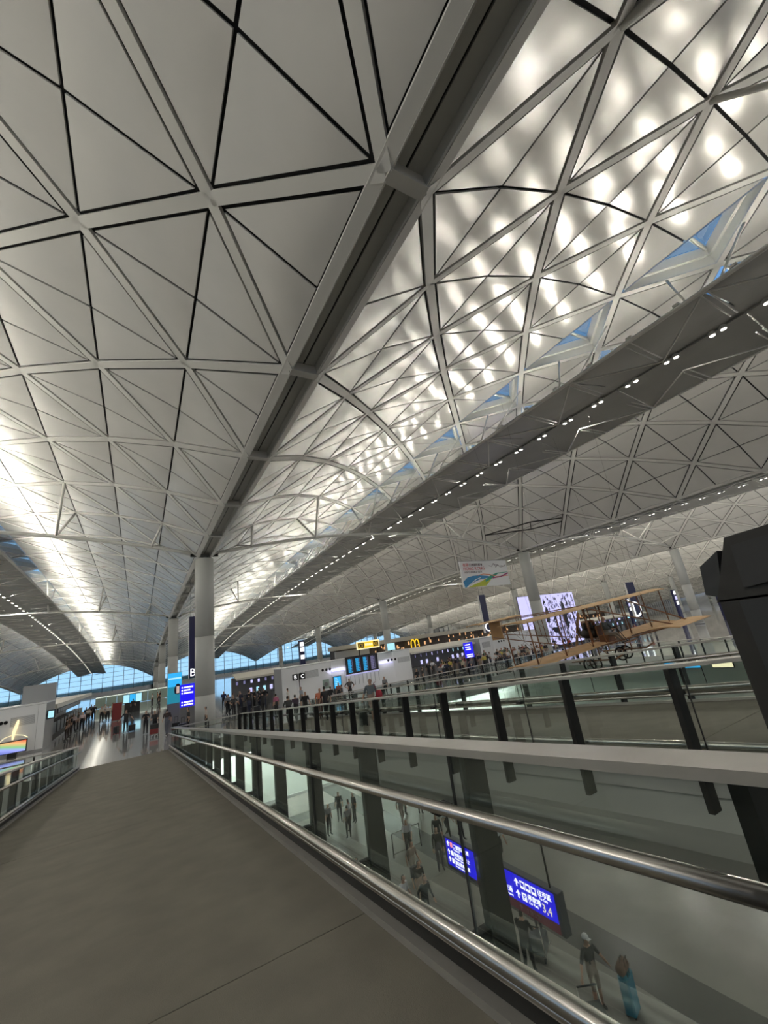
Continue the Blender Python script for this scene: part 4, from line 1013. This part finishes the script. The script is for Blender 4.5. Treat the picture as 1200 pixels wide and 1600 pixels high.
# luggage
def suitcase(loc, rz, col, lab, hgt=.68, group=None, lean=0):
    t = empty('suitcase', loc, lab, 'suitcase', group, rz=rz)
    mb = MB(); w, d = .24, .14; pr = [(-w, -d+.04), (-w+.04, -d), (w-.04, -d), (w, -d+.04), (w, d-.04), (w-.04, d), (-w+.04, d), (-w, d-.04)]
    mb.prism([(x, y, .06) for x, y in pr], (0, 0, hgt-.06)).build('shell', cm(col, .35), t)
    for x in (-.09, .09): MB().tube([(x, -.1, hgt), (x, -.1, hgt+.36)], .01, 6).build('handle_rod', M['post'], t)
    MB().tube([(-.11, -.1, hgt+.37), (.11, -.1, hgt+.37)], .016, 6).build('handle', M['black'], t)
    wm = MB().lathe([(.03, -.012), (.032, 0), (.03, .012)], 8, axis='x').mesh('wheel', M['rubber'])
    for x in (-.2, .2):
        for y in (-.1, .1): link('wheel', wm, t, (x, y, .032))
    return t
def trolley(loc, rz, bags, lab, blabs=()):
    t = empty('baggage_trolley', loc, lab, 'trolley', None, rz=rz)
    MB().box(-.28, .28, -.35, .45, .16, .20).build('platform', M['steel'], t)
    f = MB(); 
    for x in (-.27, .27): f.tube([(x, .45, .2), (x, -.3, .2), (x, -.42, 1.0)], .018, 6)
    f.build('frame', M['steel'], t); MB().tube([(-.27, -.42, 1.0), (.27, -.42, 1.0)], .022, 6).build('push_handle', M['black'], t)
    wm = MB().lathe([(.07, -.02), (.08, 0), (.07, .02)], 10, axis='x').mesh('wheel', M['rubber'])
    for p in ((-.24, -.3, .08), (.24, -.3, .08), (0, .4, .08)): link('wheel', wm, t, p)
    for i, (c, x, z, w, hh) in enumerate(bags):
        b = empty('suitcase', Vector(loc)+Matrix.Rotation(rz, 3, 'Z') @ Vector((x, .05, z)), blabs[i], 'suitcase', rz=rz)
        MB().box(-w/2, w/2, -.28, .28, .0, hh).build('shell', cm(c, .4), b); MB().tube([(-.08, .28, hh/2), (-.08, .32, hh/2), (.08, .32, hh/2), (.08, .28, hh/2)], .01, 5).build('handle', M['black'], b)
    return t
BLK, WHT, NAVY, GREY, DKG, RED, KHA = (.012, .012, .014), (.62, .62, .62), (.02, .025, .05), (.22, .22, .23), (.05, .05, .05), (.32, .03, .03), (.28, .22, .15)
H0 = 0.
A = rad
# left hall
person((-4.52, 51.1, 0), A(180), 'stand', (.70, .55, .56), BLK, 'pale-pink-shirted person, right one of the pair by the left island')
person((-5.05, 50.2, 0), A(170), 'walk', (.72, .58, .58), BLK, 'pale-pink-shirted person, left one of the pair by the left island')
person((-3.36, 56.5, 0), A(180), 'stand', (.66, .60, .50), BLK, 'person in a cream top and dark trousers, left of the pair beside the red panel')
person((-2.75, 55.6, 0), A(185), 'stand', (.60, .55, .50), BLK, 'person in a light top and dark trousers, right of the pair beside the red panel')
person((-.84, 42.2, 0), A(178), 'spread', BLK, BLK, 'person in black with arms held out, pulling a small case, left hall', h=1.72)
suitcase((-.42, 42.4, 0), .2, (.02, .02, .02), 'small black trolley case right of the person with arms held out', .5)
suitcase((-1.5, 42.9, 0), 1.2, (.02, .02, .02), 'black round-edged case left of the person with arms held out', .55)
person((.5, 38.5, 0), A(178), 'phone', BLK, BLK, 'person in black walking toward the ramp, left of three near the blue sign', h=1.65)
person((1.05, 36.9, 0), A(172), 'push', DKG, BLK, 'person in a dark top behind a trolley, middle of three near the sign', h=1.65)
trolley((1.0, 35.95, 0), A(175), [((.25, .03, .03), 0, .21, .5, .3), ((.03, .03, .03), 0, .52, .5, .28)], 'baggage trolley loaded with red and black cases at the ramp foot', ('red suitcase low on the loaded trolley at the ramp foot', 'black suitcase on top of the red one on the trolley at the ramp foot'))
person((1.75, 35.2, 0), A(10), 'walk', (.03, .02, .02), (.14, .15, .18), 'person in a black shirt and grey jeans seen from behind at the ramp foot', h=1.7)
suitcase((2.25, 34.6, 0), .1, (.015, .015, .015), 'tall black suitcase right of the person in grey jeans', .75)
person((2.9, 33.2, 0), A(100), 'stand', (.03, .03, .03), BLK, 'long-haired person in black below the blue direction sign', h=1.7)
suitcase((2.5, 32.6, 0), .3, (.012, .012, .012), 'black suitcase below the blue direction sign', .8)
person((3.95, 32.7, 0), A(90), 'stand', (.55, .5, .46), BLK, 'dark-haired person in a pale top right below the blue direction sign', h=1.6)
person((-.6, 62.6, 0), A(0), 'stand', BLK, BLK, 'person in black far back beside the blue screens')
for x, y, c, lab in ((1.6, 70, (.5, .48, .45), 'distant person in a pale top by the green partition, left of the one in brown'), (2.3, 72, (.35, .2, .1), 'distant person in a brown top by the green partition'), (2.7, 75, BLK, 'distant person in black farthest back beside the third left column'),
        (2.2, 64, BLK, 'distant person in black before the tall teal screen'), (-4.6, 57.5, (.6, .55, .5), 'distant person in a cream top behind the pink-shirted pair'), (-5.0, 60, BLK, 'distant person in black behind the pink-shirted pair, nearer the counters'),
        (-4.5, 63, BLK, 'distant person in black farther along the left island counters'), (-5.0, 66, GREY, 'distant person in grey at the far end of the left island counters'), (-3.3, 60.5, (.55, .5, .45), 'distant person in a beige top behind the pair near the red panel'), (-2.6, 61.2, (.55, .4, .2), 'distant person in a tan top right behind the red panel')):
    person((x, y, 0), A(40*x), 'stand', c, BLK, lab, 'distant people in the left hall')
for y, c, lab in ((45.2, (.06, .035, .02), 'person in dark brown nearest of those queueing along the left island'), (46.6, (.12, .06, .03), 'person in russet second in the queue along the left island'), (48.2, (.03, .03, .03), 'person in black third in the queue along the left island'), (53, (.06, .05, .04), 'person in umber last in the queue along the left island')):
    person((-5.0, y, 0), A(90), 'stand', c, (.03, .02, .02), lab, 'people queueing at the left island')
# centre hall
person((7.6, 36.6, 0), A(5), 'push', BLK, (.03, .035, .07), 'bare-shouldered person in black pushing bags, left of two behind the railing', h=1.66)
person((8.35, 35.3, 0), A(5), 'push', BLK, BLK, 'person in black pushing bags, right of two behind the hall railing', h=1.68)
suitcase((7.2, 36.9, 0), .2, (.015, .015, .02), 'dark case left of the bare-shouldered person', .7); suitcase((7.9, 35.5, 0), .2, (.015, .015, .02), 'dark case beside the person in black behind the hall railing', .7)
person((5.4, 41.6, 0), A(30), 'stand', (.25, .03, .05), BLK, 'person in a dark red top just right of the nearest column', h=1.6)
person((7.0, 45, 0), A(170), 'walk', (.02, .03, .10), BLK, 'person in a navy top walking in the centre of the hall')
person((9.3, 47, 0), A(190), 'walk', (.3, .28, .25), BLK, 'person in a beige top walking in the centre of the hall')
person((10.0, 34.1, 0), A(60), 'stand', (.62, .60, .55), (.12, .09, .07), 'person in a white top at the left corner of the board wall', h=1.72)
person((10.7, 33.0, 0), A(100), 'stand', (.34, .37, .42), (.2, .2, .2), 'person in a grey-blue shirt before the twin letter signs', h=1.72)
person((8.6, 32.4, 0), A(20), 'stand', (.35, .10, .18), BLK, 'person in a plum top near the hall railing', h=1.6)
person((9.0, 27.1, deck(27.1)), A(178), 'walk', BLK, (.02, .02, .02), 'person in black on the second ramp, left of the one in orange', h=1.68)
person((9.2, 25.0, deck(25.)), A(170), 'walk', (.62, .20, .12), (.10, .05, .04), 'person in an orange sleeveless top on the second ramp', hair=(.25, .12, .05), h=1.7, sleeve=0)
person((8.65, 22.6, deck(22.6)), A(5), 'walk', BLK, BLK, 'large person in black with dark hair seen from behind on the second ramp', h=1.74)
person((7.2, 24.6, deck(24.6)), A(0), 'push', (.04, .04, .04), BLK, 'person in a dark grey top bending forward at the foot of the second ramp', h=1.6)
person((8.0, 25.8, deck(25.8)), A(0), 'push', (.05, .03, .05), BLK, 'person in a dark plum top at the foot of the second ramp', h=1.6)
person((8.0, 15.9, deck(15.9)), A(175), 'pull', (.13, .16, .18), (.30, .22, .18), 'person in a grey T-shirt with a red bag walking up the second ramp', shorts=True, h=1.66, near=True)
b = empty('shoulder_bag', (8.28, 15.75, deck(15.8)+.80), 'red shoulder bag at the side of the person in the grey T-shirt', 'bag'); MB().lathe([(.02, 0), (.13, .04), (.14, .2), (.10, .33), (.02, .34)], 10).build('bag_body', cm((.35, .02, .04)), b); MB().tube([(-.08, 0, .3), (-.2, 0, .62), (-.08, .02, .66)], .012, 5).build('strap', cm((.3, .02, .04)), b)
suitcase((7.45, 15.7, deck(15.7)), 1.3, (.03, .035, .03), 'dark duffel case rolled by the person in the grey T-shirt', .5)
person((14.1, 31.5, 0), A(180), 'hips', (.10, .085, .08), BLK, 'tall person with hands on hips before the departure board', h=1.80)
person((13.3, 31.8, 0), A(150), 'stand', (.28, .10, .07), BLK, 'long-haired person in rust red beside the one with hands on hips', h=1.6)
for i, (x, y, lab) in enumerate(((12.1, 30.5, 'dark head behind the railing, leftmost below the cyan kiosk'), (12.9, 30.3, 'charcoal-clad person behind the railing just right of the cyan kiosk'), (16.5, 30.2, 'grey-clad person crouched behind the railing below the departure board'), (20.4, 31.5, 'person in black behind the railing at the right of the board wall'), (21.2, 31.8, 'person in charcoal behind the railing at the right of the board wall'), (22.6, 31.2, 'person in grey behind the railing at the right end of the board wall'))):
    person((x, y, 0), A(60*i), 'stand', [BLK, DKG, GREY][i % 3], BLK, lab, 'people behind the railing below the board wall', h=1.55)
random.seed(21)
NM = {BLK: 'black', DKG: 'charcoal', WHT: 'white', GREY: 'grey', NAVY: 'navy', RED: 'red', (.3, .08, .06): 'brick red', (.45, .4, .3): 'beige', (.5, .4, .08): 'mustard', (.12, .2, .14): 'green', (.25, .2, .15): 'brown'}
def crowd(n, x0, x1, y0, y1, tops, bots, where, group, seps):
    pts = []; seen_ = set()
    while len(pts) < n:
        x, y = random.uniform(x0, x1), random.uniform(y0, y1)
        if any((x-a)**2+(y-b)**2 < .62**2 for a, b in pts+seps): continue
        po = random.choice(['stand', 'stand', 'walk', 'hips', 'phone']); a, b = random.choice(tops), random.choice(bots)
        f = random.randrange(4); lab = 'person in %s top, %s trousers, %s, %s' % (NM[a], NM[b], {'stand': 'standing', 'walk': 'stepping', 'hips': 'arms akimbo', 'phone': 'with phone'}[po]+[' facing us', ' facing left', ' facing away', ' facing right'][f], where)
        if lab in seen_: continue
        seen_.add(lab); pts.append((x, y))
        person((x, y, 0), math.pi+f*math.pi/2*-1+random.uniform(-.4, .4), po, a, b, lab, group, h=random.uniform(1.55, 1.8))
crowd(14, 6.4, 9.9, 38.4, 41.7, [BLK, DKG, WHT, GREY, RED, NAVY], [BLK, NAVY, DKG], 'left of the board wall', 'crowd at the counters left of the board wall', [(7, 45), (5.4, 41.6)])
crowd(64, 23.9, 38.6, 31.0, 36.5, [BLK, BLK, DKG, WHT, GREY, (.3, .08, .06), NAVY, (.45, .4, .3), (.5, .4, .08), (.12, .2, .14)], [BLK, NAVY, DKG, (.25, .2, .15)], 'right of the board wall', 'crowd at the counters right of the board wall', [(27.7, 33.25), (28.2, 33.3), (33.6, 35.7), (33.6, 36.3), (33.6, 36.9)])
crowd(14, 42, 66, 31, 38, [BLK, DKG, RED, GREY], [BLK, NAVY], 'behind the biplane nose', 'distant people behind the biplane nose', [(69, 33)])
# arrivals level
ZL = -6.5
person((11.46, 10.9, ZL), A(175), 'spread', (.02, .022, .026), (.25, .19, .15), 'person in a white cap and dark jacket pushing a trolley and pulling a blue case', near=True, shorts=True, extra='cap', h=1.75)
trolley((10.55, 10.2, ZL), A(150), [((.10, .09, .10), -.02, .21, .5, .34), ((.05, .05, .05), .02, .56, .45, .25)], 'trolley pushed by the person in the white cap', ('large dark suitcase low on the trolley of the person in the white cap', 'smaller black case on top, on the trolley of the person in the white cap'))
suitcase((12.05, 10.3, ZL), .3, (.02, .20, .30), 'tall bright blue suitcase right of the person in the white cap', .85)
b = empty('holdall', (12.05, 10.3, ZL+.86), 'brown holdall resting on the bright blue suitcase', 'bag', rz=.3); MB().lathe([(.05, -.24), (.13, -.2), (.14, 0), (.13, .2), (.05, .24)], 10, (0, .02, .14), 'x').build('bag_body', cm((.16, .09, .06)), b); MB().tube([(-.1, .02, .26), (-.06, .02, .36), (.06, .02, .36), (.1, .02, .26)], .012, 5).build('handle', M['black'], b)
person((10.9, 12.9, ZL), A(-60), 'push', BLK, BLK, 'person in black pushing a trolley below the maroon strip of the sign', near=True, sleeve=2, h=1.74)
trolley((11.85, 13.35, ZL), A(-62), [((.05, .06, .07), 0, .21, .5, .35)], 'trolley pushed by the person in black below the sign', ('slate grey suitcase on the trolley below the blue sign',))
person((12.5, 13.9, ZL), A(-60), 'stand', (.35, .05, .05), (.05, .05, .06), 'child in a red top beside the trolley below the sign', h=1.25)
person((10.35, 18.2, ZL), A(-170), 'walk', BLK, (.45, .34, .27), 'person with a black backpack and bare legs walking on the arrivals floor', near=True, shorts=True, extra='backpack')
person((9.9, 17.1, ZL), A(-170), 'walk', BLK, (.02, .02, .025), 'person all in black nearest the railing on the arrivals floor', near=True, sleeve=2)
person((9.3, 17.75, ZL), A(-160), 'walk', WHT, BLK, 'person in a white top partly hidden beside the one all in black', near=True)
person((12.63, 19.9, ZL), A(160), 'stand', BLK, (.10, .10, .11), 'person in a black coat and grey trousers left of the blue sign', near=True, sleeve=2, h=1.8)
person((13.6, 21.3, ZL), A(150), 'stand', BLK, BLK, 'long-haired person in black on the dark floor band', near=True, sleeve=2)
person((12.2, 22.0, ZL), A(150), 'push', WHT, BLK, 'person in a white T-shirt leaning on the queue rail', near=True, h=1.78)
person((11.1, 19.9, ZL), A(-170), 'walk', (.30, .24, .20), (.40, .36, .30), 'person in beige shorts walking beyond the backpack wearer', near=True, shorts=True)
person((14.7, 22.0, ZL), A(200), 'walk', WHT, BLK, "person in a white top and black trousers walking above the sign's left end", near=True)
person((15.3, 21.6, ZL), A(200), 'walk', DKG, BLK, 'person in dark clothes right of the white-topped walker above the sign', near=True)
person((15.0, 18.3, ZL), A(170), 'walk', (.50, .52, .56), BLK, 'person in a pale blue shirt walking above the middle of the blue sign', near=True)
person((14.0, 25.6, ZL), A(180), 'walk', (.5, .48, .45), (.4, .35, .3), 'person in pale clothes at the far end of the dark floor band')
for i, (x, y, lab) in enumerate(((10.9, 26.6, 'person in grey leftmost of the group far back on the arrivals floor'), (11.4, 27.5, 'person in a white top in the group far back on the arrivals floor'), (12.1, 28.3, 'person in charcoal at the rear of the far arrivals group'), (11.5, 29.3, 'person in black at the very back of the arrivals floor'), (10.2, 27.9, 'person in grey with black trousers behind the far arrivals group'), (14.9, 26.7, 'person in white beyond the dark floor band'), (15.6, 26.0, 'person in charcoal beyond the dark floor band'), (16.3, 25.0, 'person in black beyond the dark floor band, nearest the blue sign'))):
    person((x, y, ZL), A(50*i), 'stand', [GREY, WHT, DKG, BLK][i % 4], [BLK, DKG][i % 2], lab, 'people far back on the arrivals floor')
trolley((12.0, 25.5, ZL), A(160), [((.05, .05, .05), 0, .21, .5, .3)], 'trolley far back on the arrivals floor', ('black suitcase on the trolley far back on the arrivals floor',))
for i, (x, y) in enumerate(((8.9, 19.6), (8.6, 20.4), (8.2, 20.0))):
    person((x, y, ZL), A(90*i), 'stand', [BLK, WHT, (.35, .3, .2)][i], DKG, ['dark-haired person in black just over the near handrail', 'person in a white top just over the near handrail', 'person in khaki just over the near handrail'][i], near=True)
for i, lab in enumerate(('person in black leftmost of the row beyond the near handrail', 'person in charcoal second in the row beyond the near handrail', 'person in dark red third in the row beyond the near handrail', 'person in black in the middle of the row beyond the near handrail', 'person in charcoal fifth in the row beyond the near handrail', 'person in dark red sixth in the row beyond the near handrail', 'person in black rightmost of the row beyond the near handrail')):
    person((19.5+.3*i, 9.7-.62*i, ZL), A(90+40*i), 'stand', [BLK, DKG, (.2, .03, .03)][i % 3], BLK, lab, 'row of people on the arrivals floor at the right')
# ------------------------------------------------------------------ hanging replica biplane (nose toward the viewer's side, -Y)
bp = empty('biplane', (18.0, 12.2, 2.72), 'tan canvas and wood replica biplane hanging over the void', 'aircraft'); bp.rotation_euler = (0, rad(-3.8), 0)
def wing(name, x0, x1, y0, y1, z, m=M['canvas'], camber=.07, ribs=True):
    mb = MB(); n = 6; top = []; bot = []
    for i in range(n+1):
        u = i/n; h = camber*4*u*(1-u); top.append((y0+(y1-y0)*u, z+h+.012)); bot.append((y0+(y1-y0)*u, z+h-.012))
    ring = top+bot[::-1]; k = len(ring)
    mb.add([(x0, y, zz) for y, zz in ring]+[(x1, y, zz) for y, zz in ring], [tuple(range(k)), tuple(range(k, 2*k))[::-1]]+[(i, (i+1) % k, k+(i+1) % k, k+i) for i in range(k)], False)
    w = mb.build(name, m, bp)
    if ribs:
        r = MB(); c = int((x1-x0)/.6)
        for i in range(c+1):
            x = x0+(x1-x0)*i/c
            for a, b in zip(bot[:-1], bot[1:]): r.bar((x, a[0], a[1]-.005), (x, b[0], b[1]-.005), .02, .02)
        r.build('rib', M['tan'], w)
    return w
wing('upper_wing', -5.3, 5.3, -.75, .75, 1.62); wing('lower_wing', -5.3, -.5, -.75, .75, 0.); wing('lower_wing', .5, 5.3, -.75, .75, 0.)
wing('elevator', -1.25, 1.25, -4.05, -3.0, .48, camber=.04); wing('tailplane', -1.7, 1.7, 5.7, 6.9, 1.62, camber=.05)
MB().box(-.03, .03, 5.9, 6.8, .55, 1.58).build('rudder', M['tan'], bp)
for x in (-5.0, -3.3, -1.5, 1.5, 3.3, 5.0):
    for y in (-.6, .6): MB().tube([(x, y, .03), (x, y, 1.66)], .030, 6).build('strut', M['wood'], bp)
for x in (-.55, .55):
    for y in (-.6, .0, .6): MB().tube([(x, y, -.05), (x, y, 1.66)], .026, 6).build('strut', M['wood'], bp)
    MB().tube([(x*2.6, -.7, 1.62), (x, -3.5, .52)], .028, 6).build('nose_boom', M['wood'], bp); MB().tube([(x*2.2, -.7, .0), (x, -3.5, .46)], .028, 6).build('nose_boom', M['wood'], bp)
    MB().tube([(x*1.8, .7, 1.64), (x*.9, 6.2, 1.6)], .026, 6).build('tail_boom', M['wood'], bp); MB().tube([(x*1.8, .7, .03), (x*.9, 6.2, .75)], .026, 6).build('tail_boom', M['wood'], bp)
    for y in (2.2, 3.8, 5.2):
        f = (y-.7)/5.5; xx = x*(1.8-.9*f); MB().tube([(xx, y, .03+.72*f), (xx, y, 1.64-.04*f)], .018, 6).build('tail_strut', M['wood'], bp)
    # skids and twin wheels
    X = x*2.2
    MB().tube([(X, -1.6, -.35), (X, -1.2, -.55), (X, .9, -.6)], .035, 6).build('skid', M['wood'], bp)
    for y in (-.55, .55): MB().tube([(X, y, 0), (X, y, -.58)], .028, 6).build('leg', M['wood'], bp); MB().tube([(X, y, 0), (X*.4, y, -.55)], .02, 6).build('leg_brace', M['wood'], bp)
    for d in (-.22, .22):
        w = MB().tube([(X+d, -.1+.27*math.cos(a), -.72+.27*math.sin(a)) for a in [2*math.pi*i/20 for i in range(20)]], .035, 8, closed=True).build('wheel', M['rubber'], bp)
        sp = MB()
        for i in range(6): a = math.pi*i/6; sp.tube([(X+d, -.1+.26*math.cos(a), -.72+.26*math.sin(a)), (X+d, -.1-.26*math.cos(a), -.72-.26*math.sin(a))], .005, 4)
        sp.build('spoke', M['rope'], w)
    MB().tube([(X-.3, -.1, -.72), (X+.3, -.1, -.72)], .022, 6).build('axle', M['engine'], bp)
wr = MB()
for a, b in ((-5, -3.3), (-3.3, -1.5), (1.5, 3.3), (3.3, 5)):
    for y in (-.6, .6): wr.tube([(a, y, .03), (b, y, 1.62)], .006, 4).tube([(b, y, .03), (a, y, 1.62)], .006, 4)
wr.tube([(-1, .7, .03), (-.4, 6.2, 1.6)], .006, 4).tube([(1, .7, 1.62), (.4, 6.2, .8)], .006, 4)
wr.build('bracing_wire', M['rope'], bp)
en = MB().lathe([(.10, -.5), (.22, -.42), (.24, .1), (.14, .3), (.08, .5)], 12, (0, .55, .42), 'y').build('engine', M['engine'], bp)
for i in range(4): MB().lathe([(.07, 0), (.09, .05), (.09, .28), (.06, .32)], 10, (-.12 if i % 2 else .12, .2+.3*(i//2), .6)).build('cylinder_head', M['engine'], en)
pr = MB(); c, s = math.cos(rad(60)), math.sin(rad(60))
for q in (1, -1): pr.hexa([(q*.04*c-.07*s, 1.1, .42+q*.04*s+.07*c), (q*.04*c+.07*s, 1.1, .42+q*.04*s-.07*c), (q*.04*c+.07*s, 1.14, .42+q*.04*s-.07*c), (q*.04*c-.07*s, 1.14, .42+q*.04*s+.07*c)],
                          [(q*1.1*c-.10*s, 1.08, .42+q*1.1*s+.10*c), (q*1.1*c+.10*s, 1.12, .42+q*1.1*s-.10*c), (q*1.1*c+.10*s, 1.14, .42+q*1.1*s-.10*c), (q*1.1*c-.10*s, 1.10, .42+q*1.1*s+.10*c)])
pr.build('propeller', M['tan'], bp)
MB().lathe([(.02, -.3), (.13, -.25), (.14, .3), (.02, .35)], 12, (.0, .35, .86), 'y').build('fuel_tank', M['wood'], bp)
MB().box(-.5, .5, -.8, .75, -.06, .0).build('floor_frame', M['wood'], bp); MB().box(-.24, .24, -.55, -.1, .0, .30).build('pilot_seat', M['wood'], bp); MB().box(-.24, .24, -.12, -.06, .30, .72).build('seat_back', M['wood'], bp)
MB().tube([(-.12, -1.3, -.05), (.0, -.9, .55), (.0, -.75, .62)], .018, 6).build('control_stick', M['engine'], bp); MB().bar((-.5, -1.35, -.05), (.5, -1.35, -.05), .06, .05).build('foot_bar', M['wood'], bp)
for x, y in ((-3.3, -.6), (3.3, -.6), (-3.3, .6), (3.3, .6)): MB().tube([(x, y, 1.66), (x*1.02, y*2, 11.2)], .005, 4).build('suspension_wire', M['steel'], bp)
person((18.0, 11.85, 2.72-.58), A(180), 'sit', (.05, .055, .05), (.16, .13, .10), 'pilot figure in a dark jacket and tan cap seated in the biplane', hair=(.30, .20, .09), near=True, sleeve=2, h=1.7)

# ------------------------------------------------------------------ dark information totem at the right edge of the near ramp
t = empty('information_totem', (1.0, 0, deck(.2)), 'tall dark totem with black recessed screen head at the right edge of the near ramp', 'kiosk')
zb = -deck(.2)
def side(poly, d, nm, m): MB().prism([(0 if d > 0 else -.004, y, z+zb) for y, z in poly], (d, 0, 0)).build(nm, m, t)
side([(.40, 2.47), (.40, 4.028), (-.10, 4.028), (-.10, 2.455)], .42, 'body', M['kiosk'])
side([(.405, 4.024), (.353, 4.145), (-.02, 4.175), (-.10, 4.024)], .42, 'head', M['kiosk'])
side([(.345, 4.127), (.25, 4.135), (.22, 4.06), (.35, 4.045)], -.004, 'screen', M['black'])
side([(.365, 4.022), (.20, 4.022), (.20, 2.7), (.365, 2.7)], -.004, 'recess', M['kiosk2'])
MB().prism([(.02, .38, 4.125+zb), (.02, .42, 4.10+zb), (.02, .428, 4.042+zb), (.02, .40, 4.032+zb)], (.2, 0, 0)).build('side_hood', M['kiosk2'], t)
